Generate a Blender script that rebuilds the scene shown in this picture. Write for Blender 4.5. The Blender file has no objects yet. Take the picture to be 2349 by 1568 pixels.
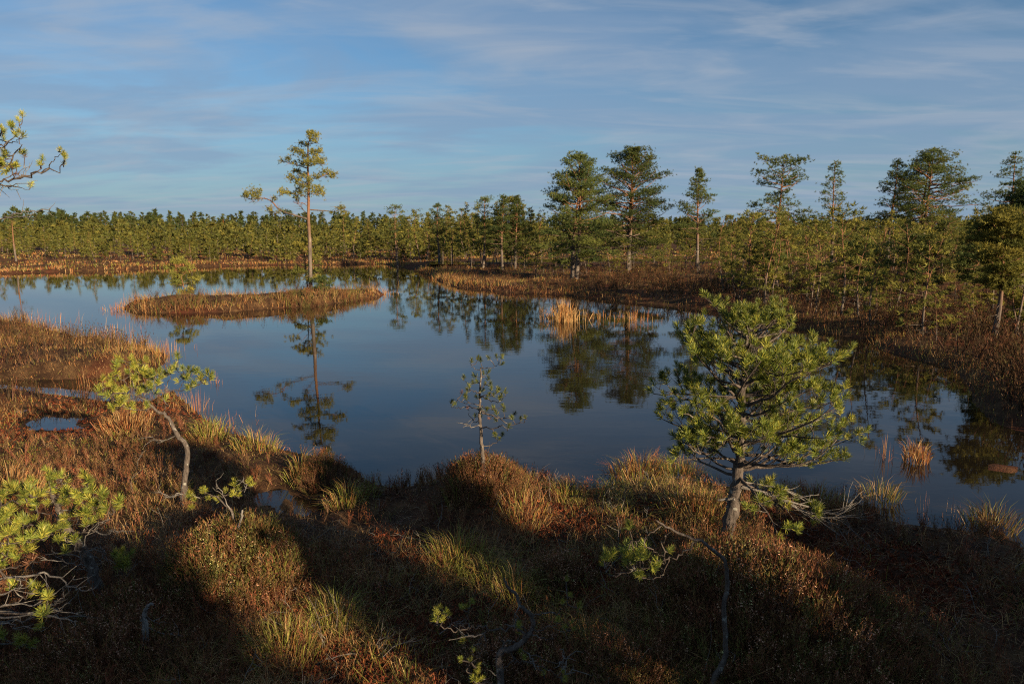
import bpy, math, random
import numpy as np
from mathutils import Vector, Matrix

S = bpy.context.scene
COL = S.collection
R = math.radians

# ------------------------------------------------------------------ camera
CAM_H, PITCH, LENS = 3.0, 8.85, 24.0
cam_d = bpy.data.cameras.new("camera")
cam_d.lens = LENS
cam_d.sensor_width = 36.0
cam_d.clip_start = 0.05
cam_d.clip_end = 6000
cam_d.dof.use_dof = True
cam_d.dof.focus_distance = 7.5
cam_d.dof.aperture_fstop = 2.8
cam = bpy.data.objects.new("camera", cam_d)
cam.location = (0, 0, CAM_H)
cam.rotation_euler = (R(90 - PITCH), 0, 0)
COL.objects.link(cam)
S.camera = cam

# ------------------------------------------------------------------ light and sky
SUN_EL, SUN_AZ = 15.0, 136.4          # azimuth clockwise from the view direction (+Y)
world = bpy.data.worlds.new("World")
S.world = world
world.use_nodes = True
wn, wl = world.node_tree.nodes, world.node_tree.links
wn.clear()


def build_world():
    out = wn.new("ShaderNodeOutputWorld")
    bg = wn.new("ShaderNodeBackground")
    bg.inputs[1].default_value = 0.05
    wl.new(bg.outputs[0], out.inputs[0])
    sky = wn.new("ShaderNodeTexSky")
    sky.sky_type = 'NISHITA'
    sky.sun_disc = False
    sky.sun_elevation = R(SUN_EL)
    sky.sun_rotation = R(SUN_AZ)
    sky.air_density = 1.0
    sky.dust_density = 0.0
    sky.ozone_density = 4.5
    # thin cirrus: direction projected on a flat high layer
    tc = wn.new("ShaderNodeTexCoord")
    sep = wn.new("ShaderNodeSeparateXYZ")
    wl.new(tc.outputs["Generated"], sep.inputs[0])
    mz = wn.new("ShaderNodeMath"); mz.operation = 'MAXIMUM'; mz.inputs[1].default_value = 0.0
    wl.new(sep.outputs[2], mz.inputs[0])
    ad = wn.new("ShaderNodeMath"); ad.operation = 'ADD'; ad.inputs[1].default_value = 0.11
    wl.new(mz.outputs[0], ad.inputs[0])
    dx = wn.new("ShaderNodeMath"); dx.operation = 'DIVIDE'
    dy = wn.new("ShaderNodeMath"); dy.operation = 'DIVIDE'
    wl.new(sep.outputs[0], dx.inputs[0]); wl.new(ad.outputs[0], dx.inputs[1])
    wl.new(sep.outputs[1], dy.inputs[0]); wl.new(ad.outputs[0], dy.inputs[1])
    cmb = wn.new("ShaderNodeCombineXYZ")
    wl.new(dx.outputs[0], cmb.inputs[0]); wl.new(dy.outputs[0], cmb.inputs[1])

    def layer(rot, sx, sy, scale, detail, lo, hi, dist, off):
        mp = wn.new("ShaderNodeMapping")
        mp.inputs["Rotation"].default_value = (0, 0, R(rot))
        mp.inputs["Scale"].default_value = (sx, sy, 1)
        mp.inputs["Location"].default_value = (off, off * 0.7, 0)
        wl.new(cmb.outputs[0], mp.inputs[0])
        nz = wn.new("ShaderNodeTexNoise")
        nz.inputs["Scale"].default_value = scale
        nz.inputs["Detail"].default_value = detail
        nz.inputs["Roughness"].default_value = 0.55
        nz.inputs["Distortion"].default_value = dist
        wl.new(mp.outputs[0], nz.inputs["Vector"])
        mr = wn.new("ShaderNodeMapRange")
        mr.interpolation_type = 'SMOOTHSTEP'
        mr.inputs["From Min"].default_value = lo
        mr.inputs["From Max"].default_value = hi
        wl.new(nz.outputs["Fac"], mr.inputs["Value"])
        return mr.outputs[0]

    def math_(op, a, b):
        m = wn.new("ShaderNodeMath"); m.operation = op; m.use_clamp = (op == 'ADD')
        for i, v in enumerate((a, b)):
            if isinstance(v, (int, float)):
                m.inputs[i].default_value = v
            else:
                wl.new(v, m.inputs[i])
        return m.outputs[0]
    veil = layer(-18, 0.42, 0.80, 1.0, 6, 0.36, 0.60, 1.6, 4.1)
    wisp = layer(-16, 0.55, 1.25, 1.4, 11, 0.45, 0.70, 1.6, 1.7)
    wisp2 = layer(24, 0.50, 1.15, 1.4, 11, 0.45, 0.71, 1.8, 8.3)
    f = math_('MULTIPLY', veil, 0.62)
    f2 = math_('ADD', math_('MULTIPLY', wisp, 0.34), math_('MULTIPLY', wisp2, 0.30))
    f2 = math_('MINIMUM', f2, 0.72)
    # pale air towards the horizon
    hz = wn.new("ShaderNodeMapRange")
    hz.interpolation_type = 'SMOOTHSTEP'
    hz.inputs["From Min"].default_value = 0.0
    hz.inputs["From Max"].default_value = 0.26
    hz.inputs["To Min"].default_value = 0.80
    hz.inputs["To Max"].default_value = 0.0
    wl.new(mz.outputs[0], hz.inputs["Value"])
    air = wn.new("ShaderNodeMix"); air.data_type = 'RGBA'
    wl.new(hz.outputs[0], air.inputs[0])
    soft = wn.new("ShaderNodeMix"); soft.data_type = 'RGBA'; soft.blend_type = 'MULTIPLY'
    soft.inputs[0].default_value = 1.0
    wl.new(sky.outputs[0], soft.inputs[6])
    soft.inputs[7].default_value = (0.95, 0.97, 0.92, 1)
    wl.new(soft.outputs[2], air.inputs[6])
    air.inputs[7].default_value = (1.8, 2.8, 3.75, 1)
    mix = wn.new("ShaderNodeMix"); mix.data_type = 'RGBA'
    wl.new(f, mix.inputs[0])
    wl.new(air.outputs[2], mix.inputs[6])
    mix.inputs[7].default_value = (2.05, 2.95, 4.3, 1)
    veiled = mix
    mix = wn.new("ShaderNodeMix"); mix.data_type = 'RGBA'
    wl.new(f2, mix.inputs[0])
    wl.new(veiled.outputs[2], mix.inputs[6])
    mix.inputs[7].default_value = (3.6, 4.0, 4.65, 1)
    wl.new(mix.outputs[2], bg.inputs[0])


build_world()

az = R(SUN_AZ)
sun_dir = Vector((math.sin(az) * math.cos(R(SUN_EL)), math.cos(az) * math.cos(R(SUN_EL)), math.sin(R(SUN_EL))))
sd = bpy.data.lights.new("sun", 'SUN')
sd.energy = 5.0
sd.angle = R(0.5)
sd.color = (1.0, 0.78, 0.52)
sun = bpy.data.objects.new("sun", sd)
sun.rotation_euler = sun_dir.to_track_quat('Z', 'Y').to_euler()
sun.location = (20, -20, 20)
COL.objects.link(sun)

vs = S.view_settings
vs.view_transform = 'Standard'
vs.look = 'None'
vs.gamma = 1
vs.exposure = 1.2
vs.use_curve_mapping = False
S.render.engine = 'CYCLES'
S.cycles.use_denoising = False
S.cycles.filter_width = 1.1
S.cycles.max_bounces = 6
S.cycles.diffuse_bounces = 2
S.cycles.glossy_bounces = 2
S.cycles.transmission_bounces = 3
S.cycles.caustics_reflective = False
S.cycles.caustics_refractive = False

# ------------------------------------------------------------------ camera geometry used to survey the place
PXF = 2349 * LENS / 36.0
CP, SP = math.cos(R(PITCH)), math.sin(R(PITCH))
HZN = 784.0 - PXF * math.tan(R(PITCH))      # row of the horizon


def RD(d):
    """first survey distance corrected for the final horizon"""
    return CAM_H / math.tan(math.atan(CAM_H / d) + R(0.72))


def ray(px, py):
    X = (px - 1174.5) / PXF
    Y = -(py - 784.0) / PXF
    return np.array([X, CP + Y * SP, -SP + Y * CP])


def W0(px, py, z=0.0):
    d = ray(px, py)
    t = (z - CAM_H) / d[2]
    return (d[0] * t, d[1] * t)


def P(px, py, dist):
    d = ray(px, py)
    t = dist / d[1]
    return Vector((d[0] * t, d[1] * t, CAM_H + d[2] * t))


# ------------------------------------------------------------------ noise
def _hash(ix, iy, seed):
    v = np.sin(ix * 127.1 + iy * 311.7 + seed * 74.7) * 43758.5453
    return v - np.floor(v)


def vnoise(x, y, seed=0):
    xi, yi = np.floor(x), np.floor(y)
    fx, fy = x - xi, y - yi
    fx = fx * fx * (3 - 2 * fx)
    fy = fy * fy * (3 - 2 * fy)
    a = _hash(xi, yi, seed); b = _hash(xi + 1, yi, seed)
    c = _hash(xi, yi + 1, seed); d = _hash(xi + 1, yi + 1, seed)
    return (a * (1 - fx) + b * fx) * (1 - fy) + (c * (1 - fx) + d * fx) * fy


def fbm(x, y, seed=0, octv=3):
    s, a, t = 0, 0.5, 0
    for o in range(octv):
        s = s + a * vnoise(x * 2 ** o, y * 2 ** o, seed + o * 13)
        t += a
        a *= 0.5
    return s / t


def sst(a, b, x):
    t = np.clip((x - a) / (b - a), 0, 1)
    return t * t * (3 - 2 * t)


# ------------------------------------------------------------------ the lake outline
def poly(px, z=0.0):
    return np.array([W0(a, b, z) for a, b in px])


LAKE_PX = [(-900, 640), (0, 628), (250, 619), (400, 613), (600, 608), (750, 607), (875, 605), (945, 615), (1005, 638),
           (1045, 657), (1150, 669), (1300, 678), (1450, 691), (1530, 699), (1610, 711), (1700, 720), (1765, 738),
           (1840, 752), (1950, 772), (2022, 778), (2026, 800), (2110, 824), (2205, 846), (2238, 890), (2246, 925),
           (2280, 968), (2330, 984), (2420, 1010), (2600, 1080), (2600, 1330), (2420, 1300), (2335, 1258), (2294, 1222),
           (2203, 1222), (2075, 1207), (2015, 1194), (2002, 1176), (1958, 1158), (1890, 1146), (1760, 1130), (1655, 1112),
           (1560, 1098), (1480, 1108), (1422, 1113), (1337, 1128), (1262, 1112), (1220, 1096), (1175, 1082), (1110, 1076),
           (1040, 1086), (1015, 1102), (965, 1112), (905, 1122), (862, 1117), (832, 1104), (815, 1082), (780, 1066), (700, 1046),
           (620, 1026), (560, 1006), (500, 992), (462, 962), (432, 932), (395, 896), (340, 922), (230, 920), (120, 906),
           (0, 894), (-200, 890), (-200, 868), (0, 870), (150, 868), (250, 866), (330, 852), (376, 834), (384, 816),
           (366, 806), (320, 800), (270, 790), (225, 782), (165, 786), (128, 792), (140, 780), (166, 771), (110, 760),
           (50, 750), (0, 744), (-300, 735), (-900, 730)]
ISLE_PX = [(272, 706), (300, 716), (400, 719), (500, 715), (600, 709), (700, 703), (800, 692), (868, 680), (880, 675),
           (850, 674), (800, 675), (740, 678), (680, 680), (600, 683), (520, 688), (440, 693), (360, 698), (300, 702)]
POOLS_PX = [[(60, 962), (120, 952), (190, 962), (195, 985), (120, 992), (65, 990)],
            [(590, 1122), (640, 1118), (665, 1150), (655, 1180), (610, 1178), (585, 1150)],
            [(650, 1135), (735, 1140), (770, 1165), (700, 1185), (655, 1165)],
            [(20, 940), (70, 935), (75, 952), (30, 955)]]
LAKE = poly(LAKE_PX)
ISLE = poly(ISLE_PX)
BAR = poly([(2150, 1062), (2220, 1054), (2349, 1060), (2520, 1075), (2520, 1100), (2349, 1088), (2240, 1082), (2170, 1074)])
POOLS = [poly(p) for p in POOLS_PX]
POND_Z = 0.58
POND = poly([(1090, 600), (1140, 602), (1250, 602), (1500, 601), (1700, 602), (1760, 598), (1700, 594), (1500, 591), (1300, 590),
             (1150, 592)], POND_Z)


def sdist(x, y, pg):
    """signed distance to polygon, positive outside"""
    d2 = np.full(x.shape, 1e18)
    ins = np.zeros(x.shape, bool)
    n = len(pg)
    for i in range(n):
        ax, ay = pg[i]
        bx, by = pg[(i + 1) % n]
        ex, ey = bx - ax, by - ay
        wx, wy = x - ax, y - ay
        t = np.clip((wx * ex + wy * ey) / (ex * ex + ey * ey + 1e-12), 0, 1)
        qx, qy = wx - t * ex, wy - t * ey
        d2 = np.minimum(d2, qx * qx + qy * qy)
        c = ((ay > y) != (by > y))
        if abs(ey) > 1e-12:
            ins ^= c & (x < ex * (y - ay) / ey + ax)
    d = np.sqrt(d2)
    return np.where(ins, -d, d)


def land(x, y):
    """distance from the waterline: positive on land, negative in the water"""
    s = sdist(x, y, LAKE)
    s = np.maximum(s, -sdist(x, y, ISLE))
    rr = np.sqrt(x * x + y * y)
    amp = np.clip(rr * 0.014, 0.07, 0.6)
    s = s + (fbm(x / (amp * 7), y / (amp * 7), 5, 3) - 0.5) * amp * 2.2
    s = np.maximum(s, 0.25 * (-sdist(x, y, BAR) + (fbm(x * 2.2, y * 5, 15, 3) - 0.70) * 1.3))
    for p in POOLS:
        s = np.minimum(s, sdist(x, y, p) + (fbm(x * 3, y * 3, 9, 2) - 0.5) * 0.3)
    return s


MOUNDS = []   # x, y, radius, height


def hgt(x, y):
    x = np.asarray(x, float)
    y = np.asarray(y, float)
    s = land(x, y)
    rr = np.sqrt(x * x + y * y)
    lift = sst(12, 30, rr)
    h = np.where(s < 0, -0.6 * sst(0, 1.2, -s), (0.14 + 0.08 * lift) * sst(0, 0.45, s) + 0.62 * sst(0.3, 24, s))
    hm = (fbm(x / 1.3, y / 1.3, 21, 3) - 0.42) * 0.34 + (fbm(x / 0.35, y / 0.35, 33, 2) - 0.5) * 0.09
    far_hm = (fbm(x / 2.4, y / 2.4, 41, 3) - 0.42) * 0.75
    k = sst(0.05, 1.3, s)
    h = h + k * (hm * (1 - lift) + far_hm * lift)
    for mx, my, mr, mh in MOUNDS:
        h = h + mh * np.exp(-((x - mx) ** 2 + (y - my) ** 2) / (mr * mr)) * sst(-0.05, 0.3, s)
    h = np.where(s > 0, h * (1 - 0.62 * np.exp(-((x + 7.5) / 4.5) ** 2 - ((y - 11.0) / 2.2) ** 2)), h)
    pd = sdist(x, y, POND) + (fbm(x / 4, y / 4, 3, 2) - 0.5) * 3
    h = h + (POND_Z + 0.05 - h) * (1 - sst(3, 16, pd)) * sst(44, 50, rr) * sst(0.5, 7, s)
    h = np.where(pd < 0, POND_Z - 0.4 * sst(0, 2, -pd), h)
    return np.where((s > 0) & (pd > 0), np.maximum(h, 0.015), h)


def ground(px, py):
    d = ray(px, py)
    t = np.geomspace(2.0, 400, 1500)
    x, y, z = d[0] * t, d[1] * t, CAM_H + d[2] * t
    g = hgt(x, y)
    below = np.where(z < np.maximum(g, 0.0))[0]
    i = below[0] if len(below) else len(t) - 1
    return Vector((x[i], y[i], max(float(g[i]), -0.1)))


def mound_px(px, py, r, h, z=0.3):
    x, y = W0(px, py, z)
    MOUNDS.append((x, y, r, h))


mound_px(1110, 1115, 0.50, 0.30)
mound_px(1760, 1350, 0.95, 0.26)
mound_px(1500, 1120, 0.45, 0.14)
mound_px(1640, 1200, 0.6, 0.08)
mound_px(540, 1280, 0.55, 0.22)
mound_px(1625, 1600, 0.50, -0.34)
mound_px(715, 684, 1.3, 0.28, 0.2)
mound_px(420, 690, 1.4, 0.16, 0.2)
mound_px(560, 700, 0.9, 0.12, 0.2)
mound_px(620, 694, 0.7, 0.14, 0.2)
mound_px(810, 684, 0.8, 0.12, 0.2)
mound_px(500, 708, 0.6, 0.1, 0.2)
mound_px(230, 830, 2.0, 0.18)
mound_px(320, 822, 1.0, 0.14)
mound_px(700, 1070, 0.4, 0.12)

# ------------------------------------------------------------------ mesh building


class Acc:
    def __init__(self):
        self.V, self.F, self.C, self.n = [], [], [], 0

    def add(self, V, F, C=None):
        V = np.asarray(V, float).reshape(-1, 3)
        F = np.asarray(F, int).reshape(-1, 3)
        if C is None:
            C = np.ones((len(V), 3))
        C = np.asarray(C, float)
        if C.ndim == 1:
            C = np.tile(C, (len(V), 1))
        self.V.append(V); self.F.append(F + self.n); self.C.append(C)
        self.n += len(V)

    def arrays(self):
        if not self.V:
            return np.zeros((0, 3)), np.zeros((0, 3), int), np.zeros((0, 3))
        return np.concatenate(self.V), np.concatenate(self.F), np.concatenate(self.C)

    def tube(self, pts, rads, n=6, cap=True, jit=0.0, rng=None):
        pts = np.array([tuple(p) for p in pts], float)
        m = len(pts)
        if m < 2:
            return
        rads = np.broadcast_to(np.asarray(rads, float), (m,))
        tan = np.gradient(pts, axis=0)
        tan /= np.linalg.norm(tan, axis=1)[:, None] + 1e-9
        ref = np.array([0.31, 0.17, 0.93])
        if abs(tan[0] @ ref) > 0.95:
            ref = np.array([1.0, 0, 0])
        u = np.cross(tan, ref)
        u /= np.linalg.norm(u, axis=1)[:, None] + 1e-9
        v = np.cross(tan, u)
        a = np.arange(n) * 2 * math.pi / n
        rr = rads[:, None] * np.ones((1, n))
        if jit:
            rr = rr * (1 + jit * rng.uniform(-1, 1, (m, n)))
        ring = pts[:, None, :] + rr[:, :, None] * (np.cos(a)[None, :, None] * u[:, None, :] + np.sin(a)[None, :, None] * v[:, None, :])
        V = ring.reshape(-1, 3)
        F = []
        for i in range(m - 1):
            for j in range(n):
                p, q = i * n + j, i * n + (j + 1) % n
                F.append((p, q, p + n)); F.append((q, q + n, p + n))
        if cap:
            V = np.vstack([V, pts[-1:] + tan[-1:] * rads[-1]])
            k = len(V) - 1
            for j in range(n):
                F.append(((m - 1) * n + j, (m - 1) * n + (j + 1) % n, k))
        self.add(V, F)


def mesh_from(name, V, F, C=None, mat=None, smooth=False):
    me = bpy.data.meshes.new(name)
    nv, nf = len(V), len(F)
    me.vertices.add(nv)
    me.vertices.foreach_set("co", np.asarray(V, np.float32).ravel())
    me.loops.add(nf * 3)
    me.loops.foreach_set("vertex_index", np.asarray(F, np.int32).ravel())
    me.polygons.add(nf)
    me.polygons.foreach_set("loop_start", np.arange(0, nf * 3, 3, dtype=np.int32))
    me.polygons.foreach_set("use_smooth", np.full(nf, smooth))
    if C is not None:
        at = me.attributes.new("tint", 'FLOAT_COLOR', 'POINT')
        at.data.foreach_set("color", np.hstack([C, np.ones((nv, 1))]).astype(np.float32).ravel())
    me.update(calc_edges=True)
    if mat:
        me.materials.append(mat)
    return me


def link(name, me, parent=None, loc=(0, 0, 0)):
    o = bpy.data.objects.new(name, me)
    COL.objects.link(o)
    o.location = loc
    if parent:
        o.parent = parent
    return o


def thing(name, label, cat, loc=(0, 0, 0), group=None, rotz=0.0, scale=1.0):
    o = bpy.data.objects.new(name, None)
    o.empty_display_size = 0.2
    COL.objects.link(o)
    o.location = loc
    o.rotation_euler = (0, 0, rotz)
    o.scale = (scale,) * 3
    tag(o, label, cat, group)
    return o


def tag(o, label=None, cat=None, group=None, kind=None):
    if label: o['label'] = label
    if cat: o['category'] = cat
    if group: o['group'] = group
    if kind: o['kind'] = kind
    return o


# ------------------------------------------------------------------ materials
def new_mat(name):
    m = bpy.data.materials.new(name)
    m.use_nodes = True
    nt = m.node_tree
    return m, nt.nodes, nt.links, nt.nodes["Principled BSDF"]


def ramp(nodes, links, fac, stops):
    r = nodes.new("ShaderNodeValToRGB")
    el = r.color_ramp.elements
    while len(el) < len(stops):
        el.new(0.5)
    for e, (p, c) in zip(el, stops):
        e.position = p
        e.color = (*c, 1)
    links.new(fac, r.inputs[0])
    return r.outputs[0]


def noise(nodes, links, scale, detail=4, rough=0.6, vec=None):
    n = nodes.new("ShaderNodeTexNoise")
    n.inputs["Scale"].default_value = scale
    n.inputs["Detail"].default_value = detail
    n.inputs["Roughness"].default_value = rough
    if vec is not None:
        links.new(vec, n.inputs["Vector"])
    return n.outputs["Fac"]


def mixc(nodes, links, fac, a, b, mode='MIX'):
    m = nodes.new("ShaderNodeMix")
    m.data_type = 'RGBA'
    m.blend_type = mode
    for sock, v in ((m.inputs[0], fac), (m.inputs[6], a), (m.inputs[7], b)):
        if isinstance(v, (int, float)):
            sock.default_value = v
        elif isinstance(v, tuple):
            sock.default_value = (*v, 1)
        else:
            links.new(v, sock)
    return m.outputs[2]


def bump(nodes, links, bsdf, h, strength, dist):
    b = nodes.new("ShaderNodeBump")
    b.inputs["Strength"].default_value = strength
    b.inputs["Distance"].default_value = dist
    links.new(h, b.inputs["Height"])
    links.new(b.outputs[0], bsdf.inputs["Normal"])


def leaf_mat(name, rough=0.55, transl=0.22, spec=0.3, vary=0.3):
    m, n, l, p = new_mat(name)
    at = n.new("ShaderNodeAttribute"); at.attribute_name = "tint"
    oi = n.new("ShaderNodeObjectInfo")
    mr = n.new("ShaderNodeMapRange")
    mr.inputs["To Min"].default_value = 1 - vary
    mr.inputs["To Max"].default_value = 1 + vary
    l.new(oi.outputs["Random"], mr.inputs["Value"])
    sc = n.new("ShaderNodeVectorMath"); sc.operation = 'SCALE'
    l.new(at.outputs["Color"], sc.inputs[0]); l.new(mr.outputs[0], sc.inputs["Scale"])
    l.new(sc.outputs[0], p.inputs["Base Color"])
    p.inputs["Roughness"].default_value = rough
    p.inputs["Specular IOR Level"].default_value = spec
    if transl:
        tr = n.new("ShaderNodeBsdfTranslucent")
        l.new(sc.outputs[0], tr.inputs["Color"])
        mx = n.new("ShaderNodeMixShader")
        mx.inputs[0].default_value = transl
        l.new(p.outputs[0], mx.inputs[1]); l.new(tr.outputs[0], mx.inputs[2])
        l.new(mx.outputs[0], n["Material Output"].inputs["Surface"])
    return m


def bark_mat(name, lo, hi, scale, upper=None, lichen=(0.42, 0.42, 0.36)):
    m, n, l, p = new_mat(name)
    tc = n.new("ShaderNodeTexCoord")
    mp = n.new("ShaderNodeMapping"); mp.inputs["Scale"].default_value = (1, 1, 0.35)
    l.new(tc.outputs["Object"], mp.inputs[0])
    f1 = noise(n, l, scale, 6, 0.7, mp.outputs[0])
    c = ramp(n, l, f1, [(0.32, lo), (0.62, hi)])
    f2 = noise(n, l, scale * 0.55, 3, 0.6, tc.outputs["Object"])
    k = ramp(n, l, f2, [(0.60, (0, 0, 0)), (0.68, (1, 1, 1))])
    c = mixc(n, l, k, c, lichen)
    if upper:
        sp = n.new("ShaderNodeSeparateXYZ"); l.new(tc.outputs["Generated"], sp.inputs[0])
        u = ramp(n, l, sp.outputs[2], [(0.25, (0, 0, 0)), (0.55, (1, 1, 1))])
        c2 = ramp(n, l, f1, [(0.3, tuple(v * 0.6 for v in upper)), (0.7, upper)])
        c = mixc(n, l, u, c, c2)
    l.new(c, p.inputs["Base Color"])
    p.inputs["Roughness"].default_value = 0.9
    p.inputs["Specular IOR Level"].default_value = 0.15
    bump(n, l, p, f1, 0.9, 0.02)
    return m


M_NEEDLE = leaf_mat("pine_needles", 0.5, 0.2, 0.35, 0.28)
M_CROWN = leaf_mat("pine_crown", 0.65, 0.38, 0.15, 0.22)
M_GRASS = leaf_mat("dry_grass", 0.55, 0.3, 0.25, 0.0)
M_HEATH = leaf_mat("heather", 0.75, 0.15, 0.12, 0.0)
M_BARK = bark_mat("pine_bark", (0.035, 0.028, 0.023), (0.125, 0.102, 0.085), 38, None, (0.26, 0.25, 0.21))
M_TWIG = bark_mat("pine_twig", (0.04, 0.031, 0.025), (0.115, 0.092, 0.076), 30, None, (0.24, 0.22, 0.18))
M_DEADTWIG = bark_mat("dead_wood", (0.075, 0.066, 0.057), (0.20, 0.18, 0.157), 30, None, (0.25, 0.235, 0.205))
M_BARK_TALL = bark_mat("tall_pine_bark", (0.05, 0.04, 0.033), (0.16, 0.13, 0.105), 7, (0.23, 0.115, 0.062), (0.20, 0.18, 0.15))


def ground_mat():
    m, n, l, p = new_mat("bog_ground")
    g = n.new("ShaderNodeNewGeometry")
    pos = g.outputs["Position"]
    f1 = noise(n, l, 0.55, 5, 0.6, pos)
    f2 = noise(n, l, 3.2, 6, 0.65, pos)
    f3 = noise(n, l, 40, 5, 0.7, pos)
    base = ramp(n, l, f2, [(0.30, (0.022, 0.013, 0.008)), (0.50, (0.062, 0.032, 0.016)), (0.70, (0.13, 0.075, 0.033))])
    red = ramp(n, l, f3, [(0.3, (0.05, 0.012, 0.007)), (0.7, (0.15, 0.034, 0.016))])
    k = ramp(n, l, f1, [(0.52, (0, 0, 0)), (0.66, (0.55, 0.55, 0.55))])
    c = mixc(n, l, k, base, red)
    fine = ramp(n, l, f3, [(0.25, (0.45, 0.45, 0.45)), (0.75, (1.5, 1.5, 1.5))])
    c = mixc(n, l, 1.0, c, fine, 'MULTIPLY')
    l.new(c, p.inputs["Base Color"])
    p.inputs["Roughness"].default_value = 0.95
    p.inputs["Specular IOR Level"].default_value = 0.1
    bump(n, l, p, f3, 1.0, 0.03)
    return m


def water_mat(name, near=True):
    m, n, l, p = new_mat(name)
    g = n.new("ShaderNodeNewGeometry")
    mp = n.new("ShaderNodeMapping")
    mp.inputs["Scale"].default_value = (0.7, 1.25, 1)
    mp.inputs["Rotation"].default_value = (0, 0, R(14))
    l.new(g.outputs["Position"], mp.inputs[0])
    f1 = noise(n, l, 2.6, 4, 0.5, mp.outputs[0])
    f0 = noise(n, l, 0.09, 3, 0.5, g.outputs["Position"])
    amp = ramp(n, l, f0, [(0.36, (0.12, 0.12, 0.12)), (0.62, (1, 1, 1))])
    mu = n.new("ShaderNodeMath"); mu.operation = 'MULTIPLY'
    l.new(f1, mu.inputs[0]); l.new(amp, mu.inputs[1])
    p.inputs["Base Color"].default_value = (0.010, 0.0075, 0.005, 1)
    p.inputs["Roughness"].default_value = 0.015
    p.inputs["IOR"].default_value = 1.333
    bump(n, l, p, mu.outputs[0], 0.17, 0.012)
    return m


M_GROUND = ground_mat()
M_WATER = water_mat("bog_water")

# ------------------------------------------------------------------ ground sheet
def build_ground():
    a_front = np.radians(np.arange(-48, 48.01, 0.28))
    a_back = np.radians(np.arange(50, 310.1, 2.0))
    ang = np.concatenate([a_front, a_back])
    rad = np.concatenate([np.geomspace(1.2, 12, 190), np.geomspace(12.15, 130, 190), np.geomspace(133, 4500, 40)])
    A, D = np.meshgrid(ang, rad)
    x, y = np.sin(A) * D, np.cos(A) * D
    z = hgt(x.ravel(), y.ravel()).reshape(x.shape)
    na, nr = len(ang), len(rad)
    V = np.stack([x, y, z], -1).reshape(-1, 3)
    V = np.vstack([V, [[0, 0, 0.4]]])
    i, j = np.meshgrid(np.arange(nr - 1), np.arange(na), indexing='ij')
    j2 = (j + 1) % na
    a, b, c, d = i * na + j, i * na + j2, (i + 1) * na + j2, (i + 1) * na + j
    F = np.concatenate([np.stack([a, d, c], -1).reshape(-1, 3), np.stack([a, c, b], -1).reshape(-1, 3)])
    jj = np.arange(na)
    F = np.concatenate([F, np.stack([np.full(na, len(V) - 1), jj, (jj + 1) % na], -1)])
    me = mesh_from("ground", V, F, None, M_GROUND, True)
    tag(link("ground", me), kind='structure')


build_ground()


def sheet(name, x0, x1, y0, y1, z):
    V = [(x0, y0, z), (x1, y0, z), (x1, y1, z), (x0, y1, z)]
    o = link(name, mesh_from(name, V, [(0, 1, 2), (0, 2, 3)], None, M_WATER))
    tag(o, kind='structure')


sheet("lake_water", -160, 45, 3.0, 118, 0.0)
px0, py0 = POND.min(0) - 4
px1, py1 = POND.max(0) + 4
sheet("pond_water", px0, px1, py0, py1, POND_Z)

# ------------------------------------------------------------------ templates placed many times
def frames(dirs, rng):
    z = dirs / (np.linalg.norm(dirs, axis=1)[:, None] + 1e-9)
    r = rng.normal(size=z.shape)
    x = np.cross(r, z)
    x /= np.linalg.norm(x, axis=1)[:, None] + 1e-9
    y = np.cross(z, x)
    return np.stack([x, y, z], -1)      # columns


def place(acc, tmpl, pos, dirs, scale, tint, rng):
    V, F, C = tmpl
    pos = np.asarray(pos, float)
    N = len(pos)
    if N == 0:
        return
    M = frames(np.asarray(dirs, float), rng)
    W = np.einsum('nij,vj->nvi', M, V) * np.asarray(scale, float).reshape(-1, 1, 1) + pos[:, None, :]
    FF = F[None] + (np.arange(N) * len(V))[:, None, None]
    CC = C[None] * np.asarray(tint, float).reshape(N, 1, 3)
    acc.add(W.reshape(-1, 3), FF.reshape(-1, 3), CC.reshape(-1, 3))


def needle_tuft(seed, n, L, w, shoot, spread=(18, 70), yellow=0.25):
    g = np.random.default_rng(seed)
    V, F, C = [], [], []
    for i in range(n):
        t = g.uniform(0, 1)
        a = g.uniform(0, 2 * math.pi)
        th = math.radians(spread[1] + (spread[0] - spread[1]) * t + g.uniform(-10, 10))
        d = np.array([math.cos(a) * math.sin(th), math.sin(a) * math.sin(th), math.cos(th)])
        b = np.array([0, 0, shoot * t])
        s = np.cross(d, g.normal(size=3)); s /= np.linalg.norm(s)
        ln = L * g.uniform(0.75, 1.1)
        m = b + d * ln * 0.55 + g.normal(size=3) * ln * 0.05
        k = len(V)
        V += [b - s * w * 0.4, b + s * w * 0.4, m + s * w * 0.5, m - s * w * 0.5, b + d * ln]
        F += [(k, k + 1, k + 2), (k, k + 2, k + 3), (k + 3, k + 2, k + 4)]
        y = g.uniform(0, 1)
        c = np.array([0.15, 0.185, 0.03]) if y > yellow else np.array([0.31, 0.285, 0.042])
        c = c * g.uniform(0.75, 1.25)
        C += [c] * 5
    return np.array(V), np.array(F), np.array(C)


def simple_tuft(seed, n, L, w):
    g = np.random.default_rng(seed)
    V, F, C = [], [], []
    for i in range(n):
        a = g.uniform(0, 2 * math.pi)
        th = math.radians(g.uniform(5, 95))
        d = np.array([math.cos(a) * math.sin(th), math.sin(a) * math.sin(th), math.cos(th)])
        s = np.cross(d, g.normal(size=3)); s /= np.linalg.norm(s)
        ln = L * g.uniform(0.7, 1.15)
        k = len(V)
        V += [d * ln * 0.15 - s * w * 0.5, d * ln * 0.15 + s * w * 0.5, d * ln]
        F += [(k, k + 1, k + 2)]
        C += [np.ones(3) * g.uniform(0.75, 1.25)] * 3
    return np.array(V), np.array(F), np.array(C)


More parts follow.
